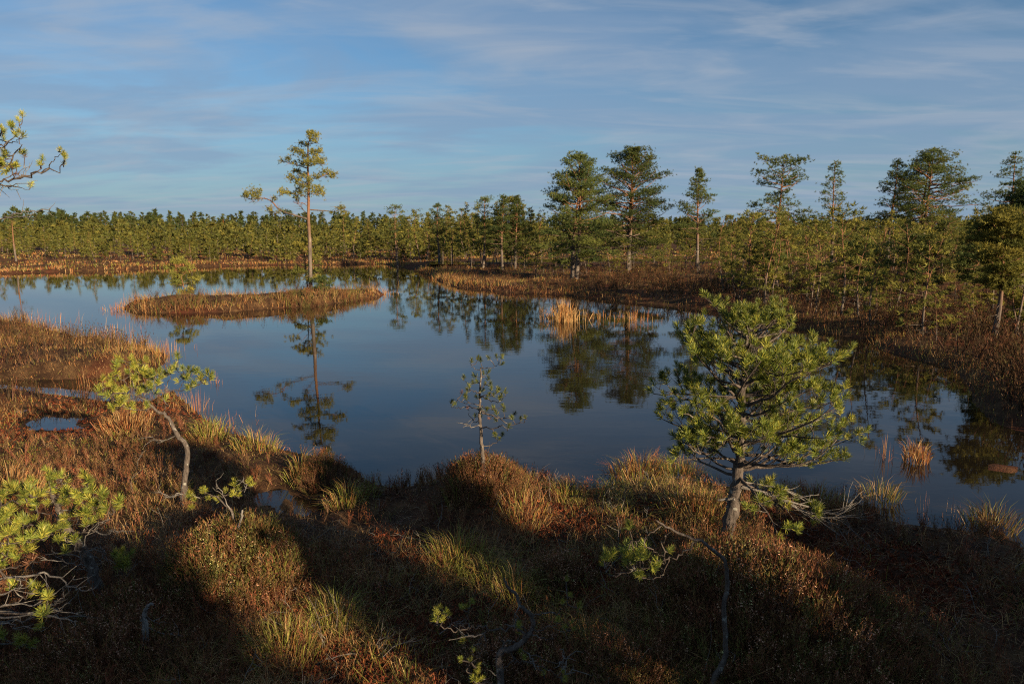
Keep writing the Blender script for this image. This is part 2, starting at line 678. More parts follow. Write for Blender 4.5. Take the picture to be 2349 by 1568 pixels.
NT = [needle_tuft(100 + i, 84, 0.058, 0.0030, 0.048) for i in range(5)]
NT_Y = [needle_tuft(120 + i, 76, 0.056, 0.0030, 0.044, yellow=0.6) for i in range(4)]
NT_ME = [mesh_from("needle_tuft", *t, M_NEEDLE) for t in NT]
NTY_ME = [mesh_from("needle_tuft", *t, M_NEEDLE) for t in NT_Y]
NT_SHADED = [mesh_from("needle_tuft", a, b, c * 0.5, M_NEEDLE) for a, b, c in NT[:4]]  # tufts with the bushy pine's shade painted into the needle colour
BROWN = needle_tuft(140, 30, 0.045, 0.003, 0.03)
BROWN = (BROWN[0], BROWN[1], np.tile([0.17, 0.075, 0.035], (len(BROWN[0]), 1)))
BROWN_ME = mesh_from("needle_tuft", *BROWN, M_NEEDLE)


# ------------------------------------------------------------------ foreground pines
def smooth_pts(pts, k=3):
    """Catmull-Rom through the points"""
    p = [Vector(q) for q in pts]
    if len(p) < 3:
        return [p[0].lerp(p[-1], i / k) for i in range(k + 1)] if len(p) == 2 else p
    e = [p[0] * 2 - p[1]] + p + [p[-1] * 2 - p[-2]]
    out = []
    for i in range(1, len(e) - 2):
        for j in range(k):
            t = j / k
            a, b, c, d = e[i - 1], e[i], e[i + 1], e[i + 2]
            out.append(0.5 * ((2 * b) + (c - a) * t + (2 * a - 5 * b + 4 * c - d) * t * t + (3 * b - a - 3 * c + d) * t ** 3))
    out.append(p[-1])
    return out


def tuft_obj(parent, pos, d, sc, rng, me):
    o = bpy.data.objects.new("needle_tuft", me)
    COL.objects.link(o)
    o.parent = parent
    q = Vector(d).to_track_quat('Z', 'Y')
    o.rotation_mode = 'QUATERNION'
    from mathutils import Quaternion
    o.rotation_quaternion = q @ Quaternion((0, 0, 1), rng.uniform(0, 6.28))
    o.location = pos
    o.scale = (sc,) * 3
    return o


def wobble(pts, amp, rng):
    out = [pts[0]]
    for q in pts[1:-1]:
        out.append(q + Vector(rng.normal(size=3)) * amp)
    out.append(pts[-1])
    return out


def drawn_pine(name, label, base_px, dist, trunk, branches, tufts, tr, seed, depth=0.35, yellow=0.3, tsc=1.0,
               bare=(), xf=None, group=None, twig_mat=None, cat="pine", base_z=None, brown=(), extra=0, dark=False):  # dark picks the tufts whose needle colour has shade painted in
    """A pine surveyed limb by limb: every limb keeps its own depth in the crown."""
    rng = np.random.default_rng(seed)
    dist = RD(dist) if dist in (4.25, 3.7, 6.4) else dist
    xf = xf or (lambda a: a)
    base = Vector(P(*xf(trunk[0]), dist))
    gz = float(hgt(np.array([base.x]), np.array([base.y]))[0]) if base_z is None else base_z
    base.z = max(gz, 0.0)
    t = thing(name, label, cat, base, group)
    twig_mat = twig_mat or M_TWIG
    tp = [P(*xf(q), dist) - base for q in trunk]
    tp[0].z = -0.08
    if len(tp) > 1 and tp[1].z < 0.02:
        tp[1].z = 0.02
    sp = smooth_pts(tp, 4)
    sp = wobble(sp, tr * 0.14, rng)
    rad = [tr * (1.15 - 0.85 * (i / (len(sp) - 1)) ** 0.9) for i in range(len(sp))]
    rad[0] *= 1.35
    a = Acc(); a.tube(sp, rad, 9, True, 0.14, rng)
    link("trunk", mesh_from("trunk", *a.arrays()[:2], None, M_BARK, True), t)
    # every limb
    nodes = []     # (pos, branch index)
    limbs = []
    for bi, br in enumerate(list(branches) + list(bare)):
        pts = [xf(q) for q in br]
        off = rng.uniform(-depth, depth)
        n = len(pts)
        w = []
        for i, q in enumerate(pts):
            k = i / max(1, n - 1)
            w.append(P(q[0], q[1], dist + off * k ** 0.8) - base)
        # root on the nearest limb or trunk point
        cand = sp + [v for v, _ in nodes]
        near = min(cand, key=lambda v: (v - w[0]).length)
        if (near - w[0]).length < 0.25:
            w[0] = near.copy()
        c = smooth_pts(w, 4)
        L = sum((c[i + 1] - c[i]).length for i in range(len(c) - 1))
        c = wobble(c, 0.006 + 0.004 * L, rng)
        r0 = min(tr * 0.45, 0.003 + 0.0065 * L)
        acc = Acc()
        acc.tube(c, [r0 * (1 - 0.72 * i / (len(c) - 1)) for i in range(len(c))], 6, True, 0.1, rng)
        if bi >= len(branches):       # dead twigs on the bare limbs
            for i in range(3, len(c) - 1, 2):
                d = Vector(rng.normal(size=3)).normalized() * 0.6 + (c[-1] - c[0]).normalized()
                ln = rng.uniform(0.05, 0.16)
                q = [c[i]]
                for s_ in range(3):
                    d = (d + Vector(rng.normal(size=3)) * 0.35).normalized()
                    q.append(q[-1] + d * ln / 3)
                acc.tube(q, [0.0028, 0.0024, 0.0018, 0.001], 4)
        limbs.append((acc, bi >= len(branches)))
        for v in c[1:]:
            nodes.append((v, bi))
    own = {}
    for q in list(tufts):
        x, y = xf(q)
        best = None
        for v, bi in nodes:
            if bi >= len(branches):
                continue
            wv = v + base
            cz = wv.y * CP - (wv.z - CAM_H) * SP
            px_ = 1174.5 + PXF * wv.x / cz
            py_ = 784 - PXF * (wv.y * SP + (wv.z - CAM_H) * CP) / cz
            dd = (px_ - x) ** 2 + (py_ - y) ** 2
            if best is None or dd < best[0]:
                best = (dd, v, bi)
        _, v, bi = best
        wv = v + base
        for rep in range(1 + (1 if rng.uniform() < extra else 0)):
            pos = P(x + rng.normal() * 9 * rep, y + rng.normal() * 9 * rep, wv.y + rng.uniform(-0.07, 0.07)) - base
            gap = (pos - v).length
            acc = limbs[bi][0]
            if gap > 0.015:
                mid = v.lerp(pos, 0.5) + Vector(rng.normal(size=3)) * gap * 0.12
                mid.z -= gap * 0.12
                acc.tube(smooth_pts([v, mid, pos], 3), np.linspace(0.0042, 0.003, 7), 5)
                d = (pos - mid).normalized() * 0.7 + Vector((0, 0, 0.7)) + Vector(rng.normal(size=3)) * 0.15
            else:
                d = Vector((0, 0, 1)) + Vector(rng.normal(size=3)) * 0.3
            own.setdefault(bi, []).append((pos, d, tsc * rng.uniform(0.8, 1.12), q in brown))
    for bi, (acc, dead) in enumerate(limbs):
        b = link("branch", mesh_from("branch", *acc.arrays()[:2], None, M_DEADTWIG if dead else twig_mat, True), t)
        if dead:
            b['label'] = "bare grey dead branch"
        for pos, d, sc, br in own.get(bi, []):
            me = BROWN_ME if br else NT_SHADED[rng.integers(0, 4)] if dark else (NTY_ME if rng.uniform() < yellow else NT_ME)[rng.integers(0, 4)]
            tuft_obj(b, pos, d, sc, rng, me)
    return t


def scaler(x0, y0, k):
    return lambda q: (x0 + q[0] * k, y0 + q[1] * k)


def big_pine():
    rng = np.random.default_rng(11)
    base = ground(1668, 1232)
    D = base.y
    t = thing("pine_tree", "dense bushy young pine with a lichen-spotted trunk on the near bank before the water", "pine", base)
    tr = [(1668, 1232), (1676, 1190), (1686, 1140), (1692, 1090), (1698, 1040), (1702, 980), (1703, 910), (1708, 850), (1711, 805), (1716, 755)]
    tp = [P(a, b, D + 0.02 * i) - base for i, (a, b) in enumerate(tr)]
    tp[0] = Vector((0, 0, -0.1))
    sp = wobble(smooth_pts(tp, 4), 0.006, rng)
    n = len(sp)
    rad = [0.062 * (1 - 0.9 * (i / (n - 1)) ** 0.85) + 0.006 for i in range(n)]
    rad[0] *= 1.4; rad[1] *= 1.15
    a = Acc(); a.tube(sp, rad, 12, True, 0.12, rng)
    link("trunk", mesh_from("trunk", *a.arrays()[:2], None, M_BARK, True), t)
    a = Acc()
    q = P(1684, 1145, D - 0.03) - base
    a.tube([q, q + Vector((-0.07, -0.03, 0.015)), q + Vector((-0.15, -0.04, 0.01))], [0.016, 0.014, 0.009], 7, True, 0.2, rng)
    s = link("branch_stub", mesh_from("branch_stub", *a.arrays()[:2], None, M_DEADTWIG, True), t)
    s['label'] = "broken pale lichen-covered branch stub"
    m = D / PXF
    # crown envelope in metres: (height fraction along the crown, reach on the left, on the right)
    env = [(1105, 120, 225), (1080, 170, 250), (1040, 205, 256), (990, 240, 256), (940, 222, 240), (880, 196, 222), (830, 166, 194), (790, 118, 140), (760, 64, 78), (735, 26, 30)]
    ys = [e[0] for e in env][::-1]
    lf = [e[1] for e in env][::-1]
    rt = [e[2] for e in env][::-1]
    zs = [(P(1700, yy, D) - base).z for yy in ys]
    NB = 72
    ga = 2.399963
    all_t = []
    for i in range(NB):
        f = (i + 0.5) / NB
        z0 = zs[-1] + (zs[0] - zs[-1]) * f ** 1.05
        k = min(range(n), key=lambda j: abs(sp[j].z - z0))
        p0 = sp[k].copy()
        th = i * ga + rng.uniform(-0.3, 0.3)
        dx, dy = math.cos(th), math.sin(th)
        zq = z0 + 0.12 * (1 - f)
        rl = float(np.interp(-zq, [-z for z in zs], lf)) * m
        rr_ = float(np.interp(-zq, [-z for z in zs], rt)) * m
        reach = (rl * (1 - dx) + rr_ * (1 + dx)) / 2
        L = max(0.05, reach * rng.uniform(0.78, 1.08))
        acc = Acc()
        tuf = []
        el = R(-3 + 27 * f + rng.uniform(-7, 8))
        d = Vector((dx * math.cos(el), dy * math.cos(el), math.sin(el)))
        N = max(5, int(L / 0.09))
        pts = [p0]
        for s_ in range(N):
            d = (d + Vector(rng.normal(size=3)) * 0.16 + Vector((0, 0, 0.035 + 0.07 * s_ / N))).normalized()
            pts.append(pts[-1] + d * L / N)
        r0 = 0.0065 + 0.012 * L
        acc.tube(pts, [r0 * (1 - 0.75 * j / N) for j in range(N + 1)], 6, True, 0.1, rng)

        def sub(p, d, ln, r, lev):
            q = [p]
            M = 4
            for s_ in range(M):
                d = (d + Vector(rng.normal(size=3)) * 0.2 + Vector((0, 0, 0.10))).normalized()
                q.append(q[-1] + d * ln / M)
            acc.tube(q, [r * (1 - 0.5 * j / M) for j in range(M + 1)], 5)
            tuf.append((q[-1], d))
            if lev and ln > 0.13:
                for c in range(int(rng.integers(1, 3))):
                    side = d.cross(Vector(rng.normal(size=3))).normalized()
                    dd = (d * 0.7 + side * 0.75 + Vector((0, 0, 0.25))).normalized()
                    sub(q[int(rng.integers(1, M))], dd, ln * rng.uniform(0.35, 0.65), r * 0.7, lev - 1)
        tuf.append((pts[-1], d))
        for j in range(max(1, int(N * 0.36)), N):
            for rep in range((1 if rng.uniform() < 0.8 else 2) if rng.uniform() < 0.25 + 0.8 * L else 0):
                ax = (pts[j + 1] - pts[j]).normalized()
                side = ax.cross(Vector((0, 0, 1))).normalized() * (1 if (j + rep) % 2 else -1)
                dd = (ax * 0.7 + side * rng.uniform(0.4, 0.9) + Vector((0, 0, rng.uniform(0.0, 0.5)))).normalized()
                sub(pts[j], dd, (L * 0.34 + 0.05) * (1.1 - 0.55 * j / N) * rng.uniform(0.6, 1.1), 0.0042, 1)
        b = link("branch", mesh_from("branch", *acc.arrays()[:2], None, M_TWIG, True), t)
        all_t += [(b, p, dd) for p, dd in tuf]
    # lowest bare branches sweeping down to the right
    for (pts, off) in (([(1700, 1118), (1760, 1130), (1820, 1160), (1880, 1185), (1940, 1185)], -0.15),
                       ([(1702, 1115), (1780, 1140), (1850, 1160), (1920, 1178), (1952, 1160)], 0.1),
                       ([(1704, 1105), (1790, 1120), (1850, 1150), (1905, 1195)], 0.25)):
        w = [P(x, y, D + off * j / 4) - base for j, (x, y) in enumerate(pts)]
        c = smooth_pts(w, 4)
        acc = Acc()
        acc.tube(c, [0.010 * (1 - 0.7 * j / (len(c) - 1)) for j in range(len(c))], 6, True, 0.1, rng)
        for j in range(4, len(c) - 1):
            for rep in range(2):
                d = ((c[j + 1] - c[j]).normalized() + Vector(rng.normal(size=3)) * 0.35).normalized()
                q = [c[j]]
                ln = rng.uniform(0.12, 0.34)
                for s_ in range(4):
                    d = (d + Vector(rng.normal(size=3)) * 0.16 + Vector((0, 0, 0.04))).normalized()
                    q.append(q[-1] + d * ln / 4)
                acc.tube(q, [0.0035, 0.003, 0.0026, 0.002, 0.0012], 4)
        b = link("branch", mesh_from("branch", *acc.arrays()[:2], None, M_DEADTWIG, True), t)
        b['label'] = "bare grey branch sweeping down towards the ground"
    rng.shuffle(all_t)
    all_t.sort(key=lambda e: e[1].y)          # the ones facing the viewer first
    for b, p, d in all_t[:300]:
        dd = d * 0.75 + Vector((0, 0, 0.55))
        me = (NTY_ME if rng.uniform() < 0.2 else NT_ME)[rng.integers(0, 4)]
        tuft_obj(b, p, dd, rng.uniform(0.85, 1.2), rng, me)
    rest = all_t[300:]
    acc = Acc()
    for v in range(4):
        sel = rest[v::4]
        if sel:
            place(acc, NT[v], [tuple(p) for _, p, _ in sel], [tuple(d * 0.75 + Vector((0, 0, 0.55))) for _, _, d in sel],
                  rng.uniform(0.85, 1.2, len(sel)), np.ones((len(sel), 3)) * rng.uniform(0.75, 1.25, (len(sel), 1)), rng)
    if rest:
        o = link("foliage", mesh_from("foliage", *acc.arrays(), M_NEEDLE), t)
        o['kind'] = 'stuff'
    return len(all_t)


NTUFT = big_pine()
print("big pine tufts", NTUFT)

b2 = ground(1111, 1105)
zx = scaler(975, 774, 0.2378)
drawn_pine("pine_sapling", "small thin shade-tinted pine sapling on the heathery knoll at the middle of the near shore", None, b2.y,
           [(572, 1400), (566, 1290), (556, 1150), (550, 1050), (540, 900), (530, 760), (528, 650), (530, 500), (540, 380), (535, 290)],
           [[(535, 300), (600, 290), (660, 285), (700, 255), (722, 225)], [(535, 310), (490, 305), (455, 285), (445, 262)],
            [(540, 380), (570, 372), (592, 352)], [(530, 450), (430, 440), (375, 405)], [(530, 545), (470, 520), (430, 490)],
            [(535, 490), (575, 460), (604, 420)], [(528, 655), (420, 630), (350, 620), (310, 590)],
            [(528, 700), (430, 660), (340, 680), (270, 670), (246, 645)], [(532, 560), (620, 600), (700, 610), (775, 560)],
            [(530, 560), (590, 555), (660, 560), (712, 525)],
            [(530, 640), (600, 680), (680, 690), (750, 665)], [(532, 700), (640, 740), (720, 780), (800, 830), (880, 840), (940, 820), (975, 785)],
            [(532, 720), (650, 745), (760, 790), (860, 745)],
            [(538, 850), (640, 870), (720, 860), (740, 840), (790, 890), (805, 880)], [(530, 830), (470, 800), (430, 740), (415, 690)],
            [(598, 1290), (612, 1180), (618, 1080), (622, 1010)], [(622, 1035), (680, 1010), (738, 962)]],
           [(625, 210), (695, 205), (737, 210), (730, 265), (443, 250), (505, 222), (537, 242), (595, 350), (560, 362), (500, 382), (372, 405),
            (430, 487), (465, 445), (510, 440), (420, 520), (605, 415), (575, 460), (622, 460), (305, 620), (400, 605), (385, 582), (245, 640),
            (715, 515), (690, 530), (775, 545), (740, 585), (660, 570), (620, 560), (635, 520), (590, 600), (720, 600), (750, 665), (665, 700),
            (590, 715), (540, 710), (975, 785), (920, 800), (858, 745), (850, 800), (760, 720), (695, 750), (695, 810), (805, 880), (480, 770),
            (525, 775), (740, 960), (715, 985), (680, 970), (660, 905), (350, 545), (415, 690), (632, 780), (508, 590), (540, 530)],
           0.022, 3, dark=True, depth=0.45, yellow=0.05, tsc=0.8, brown=((350, 545), (415, 690), (632, 780)),
           bare=[[(530, 850), (430, 855), (400, 830), (340, 822)]], xf=zx)

b3 = ground(424, 1165)
zx = scaler(0, 631, 0.3292)
drawn_pine("crooked_pine", "crooked pine leaning over the near bank with a flat-topped yellow-green crown", None, b3.y,
           [(1285, 1640), (1275, 1560), (1290, 1400), (1305, 1250), (1290, 1170), (1230, 1110), (1190, 1020), (1150, 970), (1080, 935), (1010, 870), (960, 840)],
           [[(960, 840), (930, 760), (905, 650), (912, 600)], [(1180, 960), (1150, 900), (1135, 850), (1160, 800), (1250, 800), (1330, 780), (1400, 750), (1460, 738)],
            [(1000, 860), (920, 830), (850, 820), (760, 830), (700, 808)], [(985, 850), (1050, 800), (1110, 760), (1130, 700)],
            [(935, 770), (860, 740), (800, 690), (770, 720)], [(1060, 920), (960, 940), (880, 920), (830, 900)], [(920, 700), (980, 660), (1010, 620)],
            [(1160, 800), (1180, 720), (1205, 650)], [(1250, 800), (1270, 740), (1280, 680)], [(940, 800), (1000, 790), (1060, 780)]],
           [(910, 590), (860, 612), (1010, 610), (960, 650), (810, 660), (770, 720), (830, 740), (900, 690), (1010, 700), (1060, 740), (1120, 680),
            (1130, 722), (1190, 660), (1212, 640), (1272, 665), (1305, 680), (1270, 715), (1305, 722), (1370, 695), (1395, 735), (1440, 705), (1466, 735),
            (1430, 760), (1370, 770), (1325, 780), (940, 790), (990, 790), (1040, 790), (970, 820), (850, 820), (800, 820), (740, 780), (695, 805),
            (760, 840), (795, 855), (840, 895), (805, 935), (915, 915), (955, 950), (1025, 930), (1060, 790), (1100, 770), (880, 820), (925, 630),
            (985, 625), (1030, 720), (950, 700), (1085, 700), (1170, 690), (840, 915), (820, 690), (940, 660), (1150, 880)],
           0.031, 4, depth=0.3, yellow=0.55, tsc=1.12, extra=0.8,
           bare=[[(1220, 1110), (1150, 1150), (1090, 1150), (1060, 1120)], [(1290, 1530), (1180, 1540), (1130, 1520), (1095, 1500)]], xf=zx)

zx = scaler(0, 1061, 0.3232)
b4 = ground(236, 1378)
drawn_pine("leaning_pine", "leaning young pine with bright needle tufts and twisted bare grey twigs below", None, b4.y,
           [(722, 1020), (690, 880), (660, 760), (620, 650), (560, 580), (500, 510), (450, 430), (420, 340), (400, 270), (360, 190), (362, 110)],
           [[(440, 400), (380, 370), (330, 360), (240, 345)], [(430, 340), (370, 270), (300, 230), (240, 175)], [(500, 490), (600, 490), (700, 470), (760, 400), (805, 350)],
            [(430, 350), (560, 330), (650, 300), (700, 262)], [(420, 300), (500, 240), (560, 200), (620, 160)], [(450, 420), (540, 390), (600, 375)],
            [(470, 460), (400, 480), (330, 520)], [(400, 270), (430, 190), (440, 120)], [(600, 620), (560, 590), (535, 572)], [(430, 380), (560, 300), (680, 300)],
            [(640, 600), (720, 620), (760, 680), (840, 700)], [(640, 690), (560, 660), (450, 650)]],
           [(365, 80), (440, 110), (345, 130), (475, 145), (380, 170), (240, 165), (410, 215), (630, 140), (620, 165), (590, 210), (550, 225), (712, 235),
            (640, 260), (690, 290), (480, 265), (540, 250), (600, 262), (650, 310), (690, 335), (560, 300), (255, 335), (350, 290), (500, 385), (560, 380),
            (600, 370), (820, 340), (765, 340), (830, 290), (605, 455), (265, 400), (430, 465), (390, 480), (310, 500), (340, 530), (290, 545), (535, 572),
            (460, 645), (850, 690), (880, 740), (830, 740), (900, 700), (860, 650), (410, 550), (450, 470), (660, 220), (720, 270), (400, 120), (450, 215)],
           0.040, 5, depth=0.28, yellow=0.2, tsc=0.98, extra=0.5,
           bare=[[(600, 560), (620, 500), (700, 440), (790, 400)], [(620, 640), (540, 600), (480, 560), (440, 510)], [(645, 700), (560, 670), (450, 650), (370, 640)],
                 [(650, 740), (540, 720), (450, 700), (290, 690)], [(660, 780), (600, 760), (500, 755)], [(640, 620), (700, 600), (740, 650), (700, 690)],
                 [(640, 640), (700, 690), (640, 720)], [(690, 900), (760, 960), (840, 970), (890, 955)], [(650, 520), (740, 510), (800, 480), (880, 490)]], xf=zx)

drawn_pine("bog_pine", "young pine cut by the lower left edge, yellow tufts above a fan of bare branches", None, 4.25,
           [(-170, 1500), (-170, 1300), (-150, 1100), (-140, 900), (-120, 700), (-110, 500), (-90, 300), (-60, 180)],
           [[(-130, 600), (0, 575), (80, 580), (200, 545), (290, 540)], [(-110, 450), (-20, 430), (60, 430), (120, 440), (210, 440)], [(-95, 330), (0, 300), (110, 260), (215, 225)],
            [(-80, 280), (0, 250), (60, 230), (110, 210)], [(-130, 740), (0, 690), (100, 660), (210, 625)], [(-130, 780), (30, 740), (160, 720), (240, 690)],
            [(-150, 1060), (60, 1010), (180, 960), (250, 890)], [(-150, 1330), (0, 1250), (80, 1270), (180, 1280)], [(-145, 1100), (150, 1060), (300, 1085), (335, 1075)]],
           [(110, 215), (215, 225), (150, 290), (175, 245), (20, 250), (40, 400), (60, 425), (200, 430), (115, 440), (70, 510), (200, 490), (210, 625), (50, 640),
            (40, 670), (30, 710), (0, 560), (240, 690), (250, 890), (235, 930), (100, 900), (330, 1080), (300, 1095), (340, 970), (180, 1280), (30, 1250), (160, 1275),
            (85, 200), (140, 200), (20, 440), (90, 470), (160, 470), (20, 610), (90, 650), (180, 640), (10, 380), (60, 370), (0, 300), (230, 250), (290, 540), (220, 545),
            (30, 860), (10, 830)],
           0.04, 6, depth=0.25, yellow=0.6, tsc=1.0, extra=0.6, brown=((240, 690), (30, 860), (10, 830)),
           bare=[[(-150, 1020), (100, 1010), (250, 990), (385, 940)], [(-150, 1060), (150, 1060), (400, 1030), (500, 995)], [(-150, 1110), (200, 1090), (380, 1050), (595, 1055)],
                 [(-150, 1150), (100, 1130), (330, 1090), (450, 1100), (655, 1070)], [(330, 1095), (480, 1110), (550, 1125)], [(250, 1010), (400, 990), (470, 930), (530, 800)],
                 [(-130, 820), (200, 800), (350, 790), (450, 850), (550, 890), (650, 885)], [(-150, 1400), (60, 1450), (100, 1560), (110, 1600)], [(80, 1280), (180, 1290), (300, 1350), (380, 1415)],
                 [(180, 1290), (330, 1345), (430, 1365), (505, 1350)], [(-150, 1290), (0, 1330), (80, 1410), (190, 1430)], [(-150, 960), (60, 920), (150, 870), (110, 800)],
                 [(-150, 1180), (60, 1130), (130, 1170), (320, 1165)]], xf=zx)

b6 = ground(540, 1252)
drawn_pine("pine_sapling", "tiny spreading pine beside a broken stub with a few yellow tufts", None, b6.y,
           [(1690, 610), (1678, 500), (1650, 350), (1590, 290), (1540, 240)],
           [[(1540, 240), (1430, 250), (1350, 255)], [(1545, 240), (1600, 230), (1650, 235), (1700, 245)], [(1600, 240), (1660, 210), (1720, 200), (1782, 165)],
            [(1500, 245), (1480, 220), (1462, 200)]],
           [(1350, 240), (1372, 270), (1365, 315), (1460, 200), (1475, 262), (1570, 262), (1660, 170), (1680, 205), (1620, 205), (1655, 235), (1695, 240), (1770, 150),
            (1792, 165), (1340, 260), (1450, 210)],
           0.014, 7, depth=0.15, yellow=0.9, tsc=0.85, xf=zx,
           bare=[[(1440, 250), (1300, 215), (1210, 240), (1120, 205)], [(1720, 200), (1735, 150), (1725, 100)], [(1640, 320), (1560, 200), (1530, 170)]])


def snag(name, label, pts, dist, r0, r1, seed, arms=(), sides=9):
    rng = np.random.default_rng(seed)
    w = [P(a, b, dist) for a, b in pts]
    base = w[0].copy()
    base.z = float(hgt(np.array([base.x]), np.array([base.y]))[0])
    t = thing(name, label, "dead tree", base)
    q = [v - base for v in w]
    q[0].z = -0.06
    c = wobble(smooth_pts(q, 4), r0 * 0.15, rng)
    a = Acc(); a.tube(c, np.linspace(r0, r1, len(c)), sides, True, 0.22, rng)
    link("trunk", mesh_from("trunk", *a.arrays()[:2], None, M_DEADTWIG, True), t)
    for arm in arms:
        w = [P(x, y, dist + 0.08 * i) - base for i, (x, y) in enumerate(arm)]
        c = smooth_pts(w, 4)
        a = Acc(); a.tube(c, np.linspace(r1 * 0.5, 0.0015, len(c)), 5, True, 0.1, rng)
        for j in range(3, len(c) - 1, 2):
            d = ((c[j + 1] - c[j]).normalized() + Vector(rng.normal(size=3)) * 0.6).normalized()
            a.tube([c[j], c[j] + d * 0.05, c[j] + d * 0.1 + Vector(rng.normal(size=3)) * 0.02], [0.0025, 0.002, 0.001], 4)
        link("branch", mesh_from("branch", *a.arrays()[:2], None, M_DEADTWIG, True), t)
    return t


snag("dead_stub", "broken grey stub of a dead pine beside the tiny spreading pine", [(538, 1258), (541, 1238), (548, 1212), (554, 1182), (556, 1170)], b6.y - 0.1, 0.015, 0.008, 1)
b7 = ground(336, 1512)
snag("dead_snag", "short leaning dead snag with hooked top in deep shade near the bottom edge", [(337, 1515), (335, 1480), (333, 1432), (331, 1408), (337, 1394), (350, 1385)], b7.y, 0.024, 0.008, 2,
     arms=[[(336, 1436), (372, 1452), (420, 1458), (443, 1475)], [(334, 1410), (345, 1420), (370, 1432)]])

zx = scaler(1261.6, 1061, 0.3418)
drawn_pine("bent_pine", "tall bare-stemmed sapling bent over sideways with its few tufts hanging in front of the heather", None, 3.9,
           [(1075, 1600), (1095, 1470), (1140, 1380), (1175, 1290), (1180, 1150), (1160, 980), (1190, 850), (1185, 740), (1170, 650), (1100, 590), (1020, 525), (970, 515), (870, 470), (800, 440), (715, 388)],
           [[(980, 520), (930, 590), (860, 630), (790, 640), (700, 680), (620, 710)], [(790, 640), (770, 720), (720, 765), (640, 772)], [(770, 650), (760, 560), (770, 490), (812, 462)],
            [(760, 420), (680, 470), (630, 510), (545, 520)], [(630, 510), (640, 560), (720, 600), (770, 640)], [(620, 710), (500, 745), (430, 765), (385, 740), (375, 700)],
            [(480, 752), (440, 730), (415, 690)]],
           [(385, 665), (365, 655), (405, 655), (510, 570), (535, 455), (520, 650), (560, 680), (540, 660), (605, 640), (650, 580), (612, 770), (600, 745), (575, 570), (740, 700),
            (790, 600), (680, 700), (500, 590), (620, 660), (580, 660)],
           0.018, 8, depth=0.12, yellow=0.25, tsc=0.85, xf=zx, extra=0.25)

zx = scaler(917.6, 1261.7, 0.2197)
drawn_pine("creeping_pine", "low creeping pine with curling bare grey branches and scattered yellow tufts at the bottom edge", None, 3.7,
           [(1100, 1720), (1060, 1400), (1030, 1150), (1060, 1050), (1150, 1030), (1240, 980), (1330, 890), (1390, 810), (1390, 740), (1340, 650), (1260, 580), (1220, 470), (1130, 390), (1090, 290)],
           [[(1330, 890), (1190, 790), (1080, 825), (980, 835), (880, 810), (780, 800), (690, 820), (560, 855), (500, 810), (390, 770)], [(690, 820), (690, 740), (715, 650), (735, 590)],
            [(620, 840), (560, 760), (520, 700)], [(890, 800), (860, 900), (820, 990), (740, 1020), (660, 980)], [(870, 890), (900, 970), (870, 1050), (800, 1130), (720, 1170)],
            [(850, 910), (830, 1000), (820, 1100), (780, 1100)], [(1370, 680), (1500, 660), (1640, 665), (1700, 600), (1750, 500)], [(1400, 840), (1500, 820), (1600, 770), (1720, 800)],
            [(1080, 1040), (1090, 960), (1130, 950), (1210, 980), (1260, 1030), (1400, 1100), (1520, 1130), (1640, 1190), (1730, 1230)],
            [(1090, 1040), (1140, 1050), (1190, 1130), (1250, 1175), (1370, 1170), (1460, 1220), (1580, 1260), (1680, 1330)],
            [(1200, 1130), (1100, 1210), (1050, 1310), (990, 1380), (880, 1390)], [(1220, 740), (1330, 840), (1450, 910), (1560, 920), (1640, 870)],
            [(1480, 1215), (1500, 1260), (1500, 1310)], [(1240, 980), (1260, 900), (1240, 840)]],
           [(400, 680), (435, 620), (380, 740), (445, 740), (510, 680), (370, 750), (660, 620), (740, 560), (655, 960), (755, 1060), (650, 1150), (720, 1160), (795, 1250), (765, 1360),
            (870, 1345), (820, 1370), (1500, 1310), (1690, 1280), (1720, 1340), (1690, 1370), (1240, 810), (1240, 870), (1735, 330), (1770, 480), (1850, 600), (1700, 560), (1770, 770),
            (1640, 750), (1720, 820), (1800, 830), (1250, 1070), (1290, 1140), (415, 650), (480, 660), (700, 600), (780, 1290), (800, 1220)],
           0.020, 9, depth=0.12, yellow=0.7, tsc=0.56, xf=zx,
           bare=[[(1380, 1100), (1390, 1150), (1370, 1170)], [(870, 880), (780, 890), (720, 900)], [(1690, 1200), (1700, 1140), (1690, 1060)], [(1730, 1230), (1740, 1180), (1765, 1130)],
                 [(1700, 1300), (1770, 1280), (1800, 1220)], [(1220, 560), (1215, 700), (1210, 800)], [(1000, 1300), (960, 1275)], [(560, 760), (620, 780), (630, 830)]])

